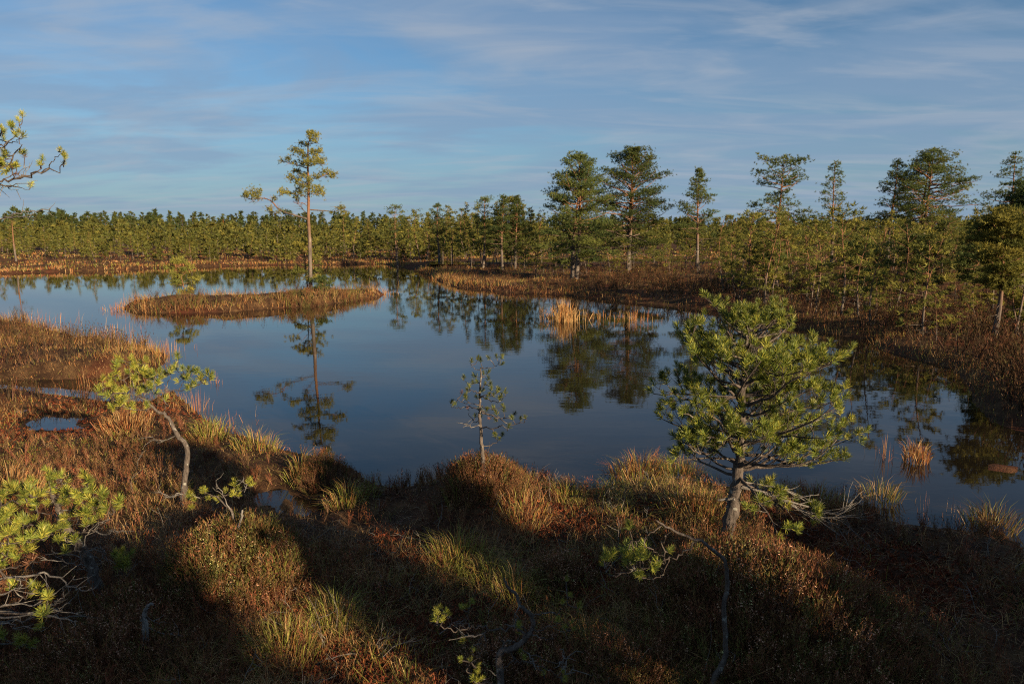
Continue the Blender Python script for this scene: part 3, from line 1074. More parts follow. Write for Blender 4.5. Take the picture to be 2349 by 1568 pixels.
zx = scaler(0, 229.4, 0.2686)
drawn_pine("overhanging_pine", "pine standing outside the picture whose tufted branches reach into the sky beside the edge", None, 6.4,
           [(-420, 3620), (-420, 3000), (-410, 2000), (-400, 1200), (-380, 800), (-360, 500), (-340, 200), (-300, -60)],
           [[(-380, 720), (-150, 720), (0, 690), (130, 670), (290, 640), (420, 600), (520, 580), (545, 545)], [(290, 640), (360, 600), (440, 550), (480, 490), (520, 445)],
            [(-370, 640), (-100, 640), (60, 560), (140, 450), (180, 350), (160, 230)], [(-360, 520), (-50, 440), (60, 360), (150, 280), (165, 220)], [(-40, 420), (0, 390), (110, 370), (172, 330)],
            [(-120, 720), (0, 720), (150, 750), (250, 765)], [(130, 670), (180, 600), (230, 580)], [(-360, 480), (-100, 380), (0, 300), (20, 270)], [(350, 605), (365, 560), (370, 525)]],
           [(165, 195), (110, 245), (90, 240), (180, 290), (190, 330), (15, 280), (20, 310), (50, 470), (60, 500), (30, 480), (190, 465), (210, 495), (80, 580), (60, 600), (10, 570),
            (370, 520), (345, 565), (540, 470), (550, 510), (530, 550), (510, 440), (545, 485), (260, 750), (120, 570), (10, 250), (35, 350), (130, 650), (40, 560), (100, 600), (70, 470),
            (-60, 300), (-100, 400), (-150, 560), (-50, 540), (-120, 330), (-200, 460)],
           0.085, 10, depth=0.3, yellow=0.7, tsc=0.85, xf=zx, extra=0.55, brown=((210, 495), (130, 650)),
           bare=[[(-390, 1060), (-150, 1010), (0, 1000), (100, 985), (200, 955), (330, 945), (430, 930)], [(140, 980), (220, 1000), (290, 1020)], [(0, 740), (50, 745), (130, 725), (300, 715)],
                 [(-300, 760), (-50, 720), (30, 740), (160, 770)], [(150, 640), (180, 660), (240, 600), (225, 560)]])


# ------------------------------------------------------------------ trees beyond the water
FT_MID = [simple_tuft(200 + i, 11, 0.18, 0.031) for i in range(3)]
FT_FAR = [simple_tuft(210 + i, 8, 0.28, 0.08) for i in range(3)]
OLIVE = np.array([0.135, 0.145, 0.034])
GOLD = np.array([0.25, 0.215, 0.042])
DEEP = np.array([0.075, 0.102, 0.032])


def gen_pine(seed, H, cb, prof, nb=46, tpb=26, tuft=FT_MID, tsz=0.95, lean=(0, 0), pal=(OLIVE, GOLD), trunk_r=None, sides=6,
             up=(0, 45), stems=1, dead_low=6, ft=0.42, csz=0.17, bend=0.012):
    """trunk and crown meshes of one pine; prof = [(fraction up the crown, reach in m)]"""
    rng = np.random.default_rng(seed)
    wood, crown = Acc(), Acc()
    pos, dirs, scl, tint = [], [], [], []
    tr = trunk_r or H * 0.0135
    for st in range(stems):
        hh = H * (1 if st == 0 else rng.uniform(0.82, 0.95))
        off = Vector((0, 0, 0)) if st == 0 else Vector((rng.uniform(-.5, .5), rng.uniform(-.4, .4), 0))
        sway = Vector((lean[0] + (rng.uniform(-.05, .05) if st else 0), lean[1], 0))
        ph = rng.uniform(0, 6.28, 4)
        NP = 12

        def tpt(f):
            return Vector((off.x + sway.x * hh * f + bend * hh * (math.sin(ph[0] + 5 * f) - math.sin(ph[0])), off.y + sway.y * hh * f + bend * hh * (math.sin(ph[1] + 4 * f) - math.sin(ph[1])), hh * f))
        pts = [tpt(i / (NP - 1)) for i in range(NP)]
        pts[0].z = -0.25
        wood.tube(pts, [tr * (1.12 - 0.98 * (i / (NP - 1)) ** 0.9) for i in range(NP)], sides + 2, True, 0.08, rng)
        n_b = nb if st == 0 else int(nb * 0.7)
        for i in range(n_b):
            f = (i + rng.uniform(0, 1)) / n_b
            z = cb + (1 - cb) * f
            reach = float(np.interp(f, [p[0] for p in prof], [p[1] for p in prof])) * rng.uniform(0.55, 1.08)
            a = i * 2.4 + rng.uniform(-.5, .5)
            el = R(up[0] + (up[1] - up[0]) * f + rng.uniform(-12, 12))
            d = Vector((math.cos(a) * math.cos(el), math.sin(a) * math.cos(el), math.sin(el)))
            p = tpt(min(1, z * 0.985))
            q = [p]
            for s_ in range(4):
                d = (d + Vector(rng.normal(size=3)) * 0.15 + Vector((0, 0, 0.10 if s_ > 1 else -0.03))).normalized()
                q.append(q[-1] + d * reach / 4)
            r0 = min(tr * 0.45, 0.012 + 0.013 * reach)
            wood.tube(q, [r0, r0 * .8, r0 * .6, r0 * .42, r0 * .22], sides - 2)
            side = d.cross(Vector((0, 0, 1)))
            side = side.normalized() if side.length > 0.1 else Vector((1, 0, 0))
            k = max(4, int(tpb * (0.35 + 0.65 * reach / max(p_[1] for p_ in prof))))
            c0 = pal[0] + (pal[1] - pal[0]) * rng.uniform(0, 1) ** 1.5
            cl = []
            for c_ in range(3 + int(reach * 2.2)):
                u = ft + (1 - ft) * rng.uniform(0, 1) ** 0.75 if c_ else 0.97
                j = min(3, int(u * 4))
                b = q[j].lerp(q[j + 1], u * 4 - j)
                cl.append(b + side * rng.normal() * (reach * 0.34 * (1.15 - u) + 0.05) + Vector((0, 0, 0.05 + 0.05 * reach)))
            cs = csz * (0.6 + 0.4 * min(1.5, reach))
            for t_ in range(k):
                w = cl[int(rng.integers(0, len(cl)))] + Vector((rng.normal() * cs, rng.normal() * cs, rng.normal() * cs * 0.42))
                pos.append(tuple(w)); dirs.append((d.x * .5 + rng.normal() * .3, d.y * .5 + rng.normal() * .3, 0.75))
                scl.append(tsz * rng.uniform(0.75, 1.2)); tint.append(c0 * rng.uniform(0.7, 1.3))
        for i in range(dead_low):
            z = cb * rng.uniform(0.45, 1.0)
            a = rng.uniform(0, 6.28)
            ln = rng.uniform(0.25, 0.5) * (prof[0][1] + 0.4)
            d = Vector((math.cos(a), math.sin(a), rng.uniform(-.3, .25)))
            q = [tpt(z)]
            for s_ in range(3):
                d = (d + Vector(rng.normal(size=3)) * 0.25).normalized()
                q.append(q[-1] + d * ln / 3)
            wood.tube(q, [tr * 0.2, tr * 0.15, tr * 0.1, tr * 0.05], 3)
    pos, dirs, scl, tint = map(np.array, (pos, dirs, scl, tint))
    for v in range(len(tuft)):
        place(crown, tuft[v], pos[v::len(tuft)], dirs[v::len(tuft)], scl[v::len(tuft)], tint[v::len(tuft)], rng)
    return wood, crown


def meshes(wood, crown, bark=None):
    return (mesh_from("trunk", *wood.arrays()[:2], None, bark or M_BARK_TALL, True), mesh_from("crown", *crown.arrays(), M_CROWN))


def put_tree(ms, name, label, loc, rotz=0.0, scale=1.0, group=None):
    t = thing(name, label, "pine", loc, group, rotz, scale)
    link("trunk", ms[0], t)
    link("crown", ms[1], t)
    return t


ROUND = [(0, 0.75), (0.3, 1.0), (0.6, 0.85), (0.85, 0.5), (1, 0.12)]
CONE = [(0, 0.85), (0.15, 1.0), (0.5, 0.62), (0.8, 0.34), (1, 0.06)]
BROAD = [(0, 0.75), (0.15, 1.0), (0.5, 0.92), (0.75, 0.66), (0.92, 0.36), (1, 0.12)]
TIER = [(0, 0.85), (0.22, 1.0), (0.34, 0.35), (0.46, 0.3), (0.6, 1.0), (0.85, 0.9), (1, 0.35)]
UMBR = [(0, 0.35), (0.3, 0.6), (0.55, 1.0), (0.85, 0.85), (1, 0.3)]


def pr(shape, r):
    return [(a, b * r) for a, b in shape]


def hero(seed, name, label, bx, by, topy, width_px, shape, cb, dist=None, **kw):
    """a single tree surveyed at its foot (bx, by), top and crown width as seen"""
    if dist is None:
        g = ground(bx, by)
    else:
        dist = RD(dist)
        q = P(bx, by, dist)
        g = Vector((q.x, q.y, float(hgt(np.array([q.x]), np.array([q.y]))[0])))
    top = P(bx, topy, g.y)
    H = top.z - g.z
    Rm = width_px / 2 * g.y / PXF * 1.12
    kw['tpb'] = int(kw.get('tpb', 26) * 2.3)
    kw.setdefault('tsz', 0.72)
    kw.setdefault('pal', (DEEP * 1.15, OLIVE * 1.2))
    ms = meshes(*gen_pine(seed, H, cb, pr(shape, Rm), **kw))
    return put_tree(ms, name, label, g, random.Random(seed).uniform(0, 6.28) if not kw.get('lean') else 0)


SHORE_D = 61.0
hero(301, "pine_tree", "tall broad pine with rounded dense crown and pale bare lower trunk, nearest the reed clump", 1322, 640, 363, 170, BROAD, 0.20, dist=50, nb=70, tpb=46, up=(-4, 50), stems=2, trunk_r=0.14)
hero(302, "pine_tree", "broadest tall pine on the far bank, two-topped, with crooked leaning lower trunk", 1440, 612, 345, 200, BROAD, 0.16, dist=60, nb=78, tpb=50, up=(-6, 45), stems=2, trunk_r=0.16)
hero(303, "pine_tree", "slender spire-topped pine alone against the sky next to the broad two-topped pine", 1598, 612, 388, 105, CONE, 0.32, dist=57, nb=52, tpb=26, trunk_r=0.11)
hero(304, "pine_tree", "umbrella-crowned pine with long clear dark trunk on the far bank", 1781, 668, 372, 125, TIER, 0.52, dist=38, nb=34, tpb=22, up=(5, 30), trunk_r=0.095)
hero(305, "pine_tree", "thin airy see-through pine just beyond the umbrella-crowned pine", 1905, 625, 370, 95, CONE, 0.36, dist=50, nb=42, tpb=13, up=(0, 40), trunk_r=0.085)
hero(306, "pine_tree", "narrow pine with reddish trunk close beside the tall twin pines", 2036, 600, 366, 105, CONE, 0.42, dist=62, nb=44, tpb=24, up=(-8, 20), trunk_r=0.13, pal=(DEEP, OLIVE))
hero(307, "pine_tree", "tall twin-stemmed pine with wide flat layered boughs", 2112, 600, 346, 175, ROUND, 0.36, dist=62, nb=74, tpb=40, up=(-8, 22), stems=2, trunk_r=0.16, pal=(DEEP, OLIVE))
hero(308, "pine_tree", "sparse open pine top rising behind the dark evergreen at the edge of the picture", 2308, 600, 350, 110, CONE, 0.5, dist=52, nb=34, tpb=17, up=(-5, 25), trunk_r=0.1, pal=(DEEP, OLIVE))
hero(309, "pine_tree", "dark heavy-crowned pine half cut off by the picture's edge", 2335, 700, 445, 190, ROUND, 0.40, dist=30, nb=70, tpb=44, up=(0, 40), trunk_r=0.12, pal=(DEEP * 0.9, DEEP * 1.1))
hero(310, "bog_pine", "golden-tipped pine with pale flaking trunk standing on the bank edge", 2280, 775, 518, 150, UMBR, 0.42, dist=None, nb=34, tpb=34, up=(10, 40), trunk_r=0.07, pal=(OLIVE, GOLD * 1.1))
hero(311, "bog_pine", "small dark-stemmed pine forked low, standing in front of the layered twin pine", 2118, 705, 560, 120, UMBR, 0.35, nb=30, tpb=24, up=(10, 50), trunk_r=0.05)
hero(312, "bog_pine", "low yellow-green pine bush with pale bent stem at the picture's edge", 2345, 770, 690, 70, UMBR, 0.35, nb=16, tpb=16, up=(10, 50), trunk_r=0.035, pal=(OLIVE, GOLD * 1.2))
hero(313, "bog_pine", "slim pine with a pair of pale stems below the narrow reddish pine", 1975, 700, 560, 95, ROUND, 0.35, nb=26, tpb=22, stems=2, trunk_r=0.04)
hero(314, "bog_pine", "spindly pale-trunked pine leaning in front of the umbrella-crowned pine", 1772, 690, 545, 70, CONE, 0.42, nb=22, tpb=14, trunk_r=0.035)
hero(315, "bog_pine", "pine with pale grey trunk, middle one in the row above the grassy bank", 2228, 715, 575, 90, UMBR, 0.45, nb=24, tpb=22, trunk_r=0.055)
hero(316, "bog_pine", "slender wind-swept pine poking out above the thicket left of the two big pines", 1108, 606, 458, 62, UMBR, 0.5, dist=70, nb=26, tpb=18, lean=(0.04, 0), trunk_r=0.1)
hero(317, "bog_pine", "dark-trunked pine with pointed top at the edge of the thicket", 1153, 612, 448, 62, CONE, 0.3, dist=66, nb=40, tpb=20, trunk_r=0.1, pal=(DEEP, OLIVE))
hero(318, "bog_pine", "bushy pointed pine standing close beside the dark-trunked pointed pine", 1182, 606, 450, 78, CONE, 0.25, dist=67, nb=46, tpb=24, trunk_r=0.1, pal=(DEEP, OLIVE))
hero(319, "bog_pine", "small-topped pine at the head of the thicket behind the peninsula", 1008, 596, 468, 55, ROUND, 0.3, dist=84, nb=34, tpb=20, trunk_r=0.1)
hero(320, "bog_pine", "slim straight pine with airy crown beyond the narrow end of the lake", 912, 596, 474, 50, UMBR, 0.45, dist=90, nb=26, tpb=18, trunk_r=0.09)
hero(321, "dead_pine", "thin almost bare pole of a pine on the far shore under the overhanging branch", 38, 606, 500, 50, CONE, 0.72, dist=88, nb=12, tpb=5, trunk_r=0.09)


def island_pine():
    """the lone pine, limb by limb"""
    rng = np.random.default_rng(77)
    D = RD(38.0)
    q = P(712, 672, D)
    base = Vector((q.x, q.y, float(hgt(np.array([q.x]), np.array([q.y]))[0])))
    t = thing("lone_pine", "tall lone pine with one long low crooked limb, standing on the small grassy island", "pine", base)
    zx = lambda z: (516.1 + z[0] * 0.2926, 258.1 + z[1] * 0.2926)
    tr = [(672, 1405), (668, 1200), (664, 1000), (655, 850), (655, 700), (655, 560), (650, 450), (650, 350), (655, 240), (690, 150)]
    sp = smooth_pts([P(*zx(a), D) - base for a in tr], 3)
    sp[0].z = -0.2
    n = len(sp)
    a = Acc()
    a.tube(sp, [0.095 * (1 - 0.85 * (i / (n - 1)) ** 0.8) + 0.008 for i in range(n)], 10, True, 0.07, rng)
    link("trunk", mesh_from("trunk", *a.arrays()[:2], None, M_BARK_TALL, True), t)
    limbs = [  # points, tufts, spread in px of the zoom, golden share
        ([(650, 835), (530, 800), (430, 765), (370, 700), (300, 672), (200, 680), (160, 650)], [(200, 640, 45), (170, 650, 22), (270, 620, 28), (240, 655, 35)], 75),
        ([(430, 765), (400, 790), (370, 770), (330, 740)], [(350, 755, 26), (440, 780, 24)], 18),
        ([(370, 700), (380, 670), (400, 655)], [(385, 680, 16)], 7),
        ([(668, 762), (780, 770), (870, 775), (900, 745), (950, 770)], [(905, 750, 24), (940, 785, 20), (830, 785, 12)], 26),
        ([(655, 660), (540, 640), (450, 620)], [(450, 620, 30), (500, 635, 18)], 30),
        ([(655, 690), (600, 640), (560, 610)], [(590, 620, 36), (560, 660, 24)], 36),
        ([(658, 640), (720, 640), (785, 635)], [(700, 610, 40), (760, 630, 34), (740, 600, 30)], 56),
        ([(652, 560), (580, 530), (500, 510)], [(520, 510, 32), (570, 540, 32), (610, 500, 30)], 56),
        ([(656, 520), (740, 510), (800, 480), (865, 492)], [(790, 475, 34), (845, 495, 28), (720, 500, 24)], 52),
        ([(652, 440), (590, 420), (520, 400), (440, 382)], [(445, 375, 18), (500, 370, 26), (550, 395, 26), (600, 400, 30)], 46),
        ([(652, 420), (720, 400), (800, 410)], [(700, 380, 40), (760, 380, 34), (650, 390, 36), (720, 350, 30)], 76),
        ([(650, 340), (590, 310), (530, 290)], [(545, 295, 30), (590, 305, 30), (620, 340, 26)], 50),
        ([(652, 330), (700, 310), (750, 295)], [(740, 300, 24), (690, 310, 30)], 34),
        ([(654, 270), (610, 250), (590, 235)], [(605, 240, 18), (640, 250, 22)], 20),
        ([(656, 250), (700, 240), (725, 230)], [(700, 220, 26), (670, 190, 28), (715, 175, 24), (660, 160, 20), (690, 155, 16)], 60),
        ([(655, 580), (640, 560), (600, 560)], [(640, 580, 30), (600, 580, 26), (660, 530, 26)], 44),
        ([(650, 800), (610, 760), (580, 720), (560, 700)], [(570, 690, 16)], 5),
        ([(652, 740), (620, 715), (585, 705)], [], 0),
        ([(655, 480), (640, 470), (590, 460), (545, 465)], [(545, 460, 18), (580, 462, 18)], 16),
    ]
    for pts, tufts, cnt in limbs:
        off = rng.uniform(-0.8, 0.8)
        w = [P(*zx(q), D + off * (i / (len(pts) - 1))) - base for i, q in enumerate(pts)]
        c = smooth_pts(w, 4)
        L = sum((c[i + 1] - c[i]).length for i in range(len(c) - 1))
        acc = Acc()
        acc.tube(c, [(0.010 + 0.011 * L) * (1 - 0.75 * i / (len(c) - 1)) for i in range(len(c))], 6, True, 0.08, rng)
        for i in range(3, len(c) - 1):
            d = ((c[i + 1] - c[i]).normalized() + Vector(rng.normal(size=3)) * 0.6).normalized()
            acc.tube([c[i], c[i] + d * 0.15, c[i] + d * 0.3 + Vector(rng.normal(size=3)) * 0.08], [0.012, 0.009, 0.004], 3)
        b = link("limb", mesh_from("limb", *acc.arrays()[:2], None, M_BARK_TALL, True), t)
        if not cnt:
            continue
        pos = []
        wts = np.array([q[2] ** 2 for q in tufts], float)
        for i in rng.choice(len(tufts), int(cnt * 3.4), p=wts / wts.sum()):
            x, y, s_ = tufts[i]
            pos.append(tuple(P(*zx((x + rng.normal() * s_ * 0.66, y + rng.normal() * s_ * 0.54)), D + off * 0.8 + rng.normal() * s_ * 0.011) - base))
        pos = np.array(pos)
        cr = Acc()
        tint = (OLIVE + (GOLD * 1.15 - OLIVE) * rng.uniform(0, 1, (len(pos), 1))) * rng.uniform(0.8, 1.3, (len(pos), 1))
        dirs = np.stack([rng.normal(size=len(pos)) * .4, rng.normal(size=len(pos)) * .4, np.full(len(pos), .8)], -1)
        place(cr, FT_MID[0], pos, dirs, rng.uniform(0.42, 0.70, len(pos)), tint, rng)
        link("foliage", mesh_from("foliage", *cr.arrays(), M_CROWN), b)


island_pine()
hero(330, "bog_pine", "small gold-green pine standing alone on the island's low end", 415, 676, 602, 62, UMBR, 0.2, dist=36.5, nb=18, tpb=12, trunk_r=0.03, pal=(OLIVE, GOLD * 1.15), tsz=0.9, bend=0.04)
hero(331, "bog_pine", "young golden pine growing directly behind the lone pine's trunk", 706, 672, 556, 82, ROUND, 0.12, dist=38.6, nb=20, tpb=11, trunk_r=0.035, pal=(OLIVE, GOLD * 1.2), tsz=0.9)
hero(332, "pine_seedling", "low dark pine seedling at the lone pine's foot", 742, 672, 642, 40, ROUND, 0.1, dist=37.6, nb=10, tpb=12, trunk_r=0.02, tsz=0.8, dead_low=0)

# --- repeated pines
def variants(seed0, n, tuft, spec, csz=0.17):
    out = []
    for i in range(n):
        rng = random.Random(seed0 + i)
        H, cb, shape, Rr, nb, tpb, pal = spec(rng, i)
        out.append((H, meshes(*gen_pine(seed0 + i, H, cb, pr(shape, Rr), nb=nb, tpb=tpb, tuft=tuft, pal=pal, sides=5, csz=csz, bend=0.035, dead_low=10, lean=(rng.uniform(-.12, .12), rng.uniform(-.1, .1)), trunk_r=H * rng.uniform(0.008, 0.012)), )))
    return out


MIDV = variants(500, 9, FT_MID, lambda r, i: (r.uniform(3.0, 4.4), [0.06, 0.3, 0.1, 0.2, 0.38, 0.05, 0.15, 0.25, 0.08][i], [TIER, UMBR, CONE][i % 3], r.uniform(0.7, 1.15), 17, 14, (OLIVE, GOLD * 1.1)), 0.11)
FARV = variants(520, 10, FT_FAR, lambda r, i: (r.uniform(5.0, 7.5), r.uniform(0.12, 0.38), [CONE, UMBR, CONE, ROUND][i % 4], r.uniform(0.9, 1.5), 26, 12, (OLIVE * 0.95, GOLD * 0.95)))
TALLV = variants(540, 6, FT_FAR, lambda r, i: (r.uniform(10, 12.5), r.uniform(0.25, 0.4), [CONE, ROUND][i % 2], r.uniform(1.7, 2.4), 34, 16, (DEEP * 1.05, OLIVE)))

rs = random.Random(9)


def gz(x, y):
    return float(hgt(np.array([x]), np.array([y]))[0])


def on_land(x, y, m=0.8):
    a = np.array([x]), np.array([y])
    return float(land(*a)[0]) > m and float(sdist(a[0], a[1], POND)[0]) > 2.0


def scatter(n, x0, x1, d0, d1, vs_, hr, label, group, m=1.2, power=1.0, gap=6):
    """label(px, dist, height) words each pine by what it stands beside"""
    done, tries = [], 0
    while len(done) < n and tries < n * 40:
        tries += 1
        px = rs.uniform(x0, x1)
        d = d0 * (d1 / d0) ** (rs.random() ** power)
        x, y = (px - 1174.5) / PXF * d * 1.01, d
        if not on_land(x, y, m):
            continue
        if any(abs(px - p) < gap and abs(d - q) < 0.06 * d for p, q in done):
            continue
        done.append((px, d))
        H, ms = rs.choice(vs_)
        h = rs.uniform(*hr)
        put_tree(ms, "bog_pine", label(px, d, h), (x, y, gz(x, y)), rs.uniform(0, 6.28), h / H, group)
    return len(done)


def near_word(px, marks):
    return min(marks, key=lambda q: abs(q[0] - px))[1]


def size_word(h, a, b):
    return "small" if h < a else ("middling" if h < b else "taller")


NT_IND = 0
TH = [(1660, "at the thicket's thin end past the spire-topped pine"), (1781, "around the umbrella-crowned pine"), (1905, "under the airy see-through pine"),
      (2036, "below the narrow reddish pine"), (2125, "in front of the layered twin pines"), (2225, "near the pale grey trunk"), (2300, "about the golden-tipped pine"),
      (2400, "crowding the picture's edge")]
NT_IND += scatter(170, 1640, 2420, 17.5, 54, MIDV, (0.6, 3.55),
                  lambda px, d, h: "%s stunted pine %s, %s row" % (size_word(h, 1.7, 2.7), near_word(px, TH), "shoreside" if d < 22 else "front" if d < 30 else ("middle" if d < 41 else "back")),
                  "stunted pines of the thicket by the near end of the lake", 1.0, 0.9, 5)
TB = [(1180, "beside the dark pointed pines"), (1300, "by the rounded tall pine"), (1440, "by the two-topped tall pine"), (1530, "between the two-topped and spire-topped pines"), (1620, "by the spire-topped pine")]
NT_IND += scatter(44, 1180, 1680, 41, 62, MIDV, (0.9, 3.2),
                  lambda px, d, h: "%s low pine in the heather %s, %s row" % (size_word(h, 1.8, 2.6), near_word(px, TB), "front" if d < 51 else "back"),
                  "low pines beneath the two broad pines", 2.0, 0.9)
TP = [(800, "nearest the lone pine's reflection"), (912, "around the slim straight airy pine"), (1008, "around the small-topped pine"), (1100, "under the wind-swept pine"), (1165, "behind the dark pointed pines"), (1240, "next to the rounded tall pine")]
NT_IND += scatter(48, 780, 1260, 53, 82, FARV, (2.4, 5.4),
                  lambda px, d, h: "%s pine of the peninsula thicket %s, %s row" % (size_word(h, 3.5, 4.5), near_word(px, TP), "front" if d < 66 else "back"),
                  "pines of the peninsula thicket", 2.5, 0.9)
TF = [(40, "by the almost bare pole"), (160, "past the bare pole"), (300, "behind the island's low tip"), (415, "behind the island's small golden pine"), (540, "under the orange autumn trees"),
      (700, "behind the lone pine"), (820, "past the lone pine, towards the peninsula")]
NT_IND += scatter(40, -40, 880, 66, 95, FARV, (1.2, 3.0),
                  lambda px, d, h: "%s olive pine on the far shore %s, %s row" % (size_word(h, 1.8, 2.4), near_word(px, TF), "front" if d < 80 else "back"),
                  "bog pines along the far shore", 2.5, 0.9)
TQ = [(1300, "behind the rounded tall pine"), (1440, "behind the two-topped tall pine"), (1600, "behind the spire-topped pine"), (1781, "behind the umbrella-crowned pine"), (1960, "behind the airy and reddish pines"), (2200, "behind the layered twin pines")]
NT_IND += scatter(16, 1240, 2380, 78, 115, FARV, (2.6, 5.0),
                  lambda px, d, h: "%s pine beyond the second pond, %s, %s row" % (size_word(h, 3.4, 4.2), near_word(px, TQ), "front" if d < 95 else "back"),
                  "pines behind the second pond", 2.5, 0.9)
autumn = meshes(*gen_pine(600, 9, 0.15, pr(CONE, 1.5), nb=34, tpb=18, tuft=FT_FAR, pal=(np.array([0.30, 0.105, 0.022]), np.array([0.36, 0.15, 0.03]))))
for i, (px, tp, lab) in enumerate([(476, 508, "small rust-orange autumn tree standing apart in the far wood"), (522, 503, "tallest rust-orange autumn tree in the far wood"),
                                   (535, 512, "low orange autumn tree right beside the tallest orange one"), (549, 509, "paler orange autumn tree nearest to the long low limb of the lone pine")]):
    d = 190
    x = (px - 1174.5) / PXF * d
    top = P(px, tp, d).z
    t = thing("autumn_tree", lab, "tree", (x, d, gz(x, d)), "orange autumn trees in the far wood", i * 1.7, (top - gz(x, d)) / 9)
    t.scale.x = t.scale.y = t.scale.z * 0.55
    link("trunk", autumn[0], t); link("crown", autumn[1], t)


def far_wood():
    rng = np.random.default_rng(5)
    lib = []
    big = [simple_tuft(230 + i, 4, 1.0, 0.5) for i in range(3)]
    for i in range(10):
        tall = i < 6
        H = [12, 11, 13, 10, 12.5, 11.5, 5, 4, 5.5, 4.5][i]
        w, c = gen_pine(700 + i, H, 0.16 if tall else 0.1, pr(CONE if tall or i % 2 else UMBR, 2.3 if tall else 1.5), nb=17 if tall else 11, tpb=6, tuft=big, tsz=1.0 if tall else 0.75, sides=4, dead_low=0,
                        up=(0, 50), csz=0.3, pal=(DEEP * 0.7, OLIVE * 0.62) if tall else (OLIVE * 0.75, GOLD * 0.62))
        lib.append((H, w.arrays(), c.arrays()))
    lib = [(H, (lambda a: (a.tube([(0, 0, -0.2), (0, 0, H * 0.6), (0, 0, H * 0.97)], [H * 0.014, H * 0.009, 0.02], 3), a)[1])(Acc()).arrays(), c) for H, w, c in lib]
    W, C = Acc(), Acc()
    nlow = nt = 0
    while nt < 2700:
        nt += 1
        low = nt < 1350
        px = rng.uniform(-350, 2700)
        u = rng.uniform(0, 1)
        sky_row = float(np.interp(px, [0, 300, 900, 1250, 1700, 2200], [480, 489, 492, 497, 503, 497]))
        if low:        # small bog pines, taller the farther back they stand
            d = 70 + 115 * u ** 1.5
            ytop = 572 - 56 * u ** 0.7 + rng.uniform(-14, 10)
        else:
            d = 185 + 150 * u
            ytop = sky_row + 24 * (1 - u) + rng.uniform(-8, 8)
        x = (px - 1174.5) / PXF * d
        if not on_land(x, d, 2.0):
            continue
        o = np.array([x, d, gz(x, d)])
        want = max(0.7, CAM_H + (HZN - ytop) / PXF * d - o[2])
        H, w, c = lib[rng.integers(6, 10)] if low else lib[rng.integers(0, 6)]
        s = float(want) / H
        a = rng.uniform(0, 6.28)
        Rm = np.array([[math.cos(a), -math.sin(a), 0], [math.sin(a), math.cos(a), 0], [0, 0, 1]])
        W.add(w[0] @ Rm.T * s + o, w[1])
        C.add(c[0] @ Rm.T * s + o, c[1], c[2] * rng.uniform(0.75, 1.25))
    t = bpy.data.objects.new("far_wood", None)
    COL.objects.link(t)
    tag(t, "far-off mass of dark pine wood closing the horizon", "wood", kind='stuff')
    a = link("trunk", mesh_from("trunk", *W.arrays()[:2], None, M_BARK_TALL), t); a['kind'] = 'stuff'
    a = link("foliage", mesh_from("foliage", *C.arrays(), M_CROWN), t); a['kind'] = 'stuff'
    print("wood tris", len(W.arrays()[1]), len(C.arrays()[1]))


far_wood()

# ------------------------------------------------------------------ trees behind the viewer that shade the near bank
# (placed in shade())

# ------------------------------------------------------------------ ground cover
STRAW = np.array([0.40, 0.25, 0.10]); ORANGE = np.array([0.42, 0.19, 0.06]); GREENG = np.array([0.20, 0.20, 0.036])
RUST = np.array([0.25, 0.085, 0.032]); BRN = np.array([0.12, 0.065, 0.032]); REDM = np.array([0.16, 0.042, 0.02])


def blades(acc, base, hgt_, wid, ldir, lean, col, rng, fine=True):
    """vectorised curved grass blades"""
    N = len(base)
    if N == 0:
        return
    ld = np.stack([np.cos(ldir), np.sin(ldir), np.zeros(N)], -1)
    sd_ = rng.uniform(0, 2 * math.pi, N)
    sv = np.stack([np.cos(sd_), np.sin(sd_), np.zeros(N)], -1) * wid[:, None] * 0.5
    up = np.array([0, 0, 1.0])
    h = hgt_[:, None]
    l = lean[:, None]
    mid = base + up * h * 0.58 + ld * h * l * 0.30
    tip = base + up * h * (1 - 0.35 * np.clip(l, 0, 1.6)) + ld * h * l * 0.95
    k = np.arange(N)
    if fine:
        V = np.stack([base - sv, base + sv, mid + sv * 0.8, mid - sv * 0.8, tip], 1).reshape(-1, 3)
        F = np.concatenate([np.stack([k * 5, k * 5 + 1, k * 5 + 2], -1), np.stack([k * 5, k * 5 + 2, k * 5 + 3], -1), np.stack([k * 5 + 3, k * 5 + 2, k * 5 + 4], -1)])
        C = np.repeat(col, 5, axis=0)
    else:
        V = np.stack([base - sv, base + sv, tip], 1).reshape(-1, 3)
        F = np.stack([k * 3, k * 3 + 1, k * 3 + 2], -1)
        C = np.repeat(col, 3, axis=0)
    acc.add(V, F, C)


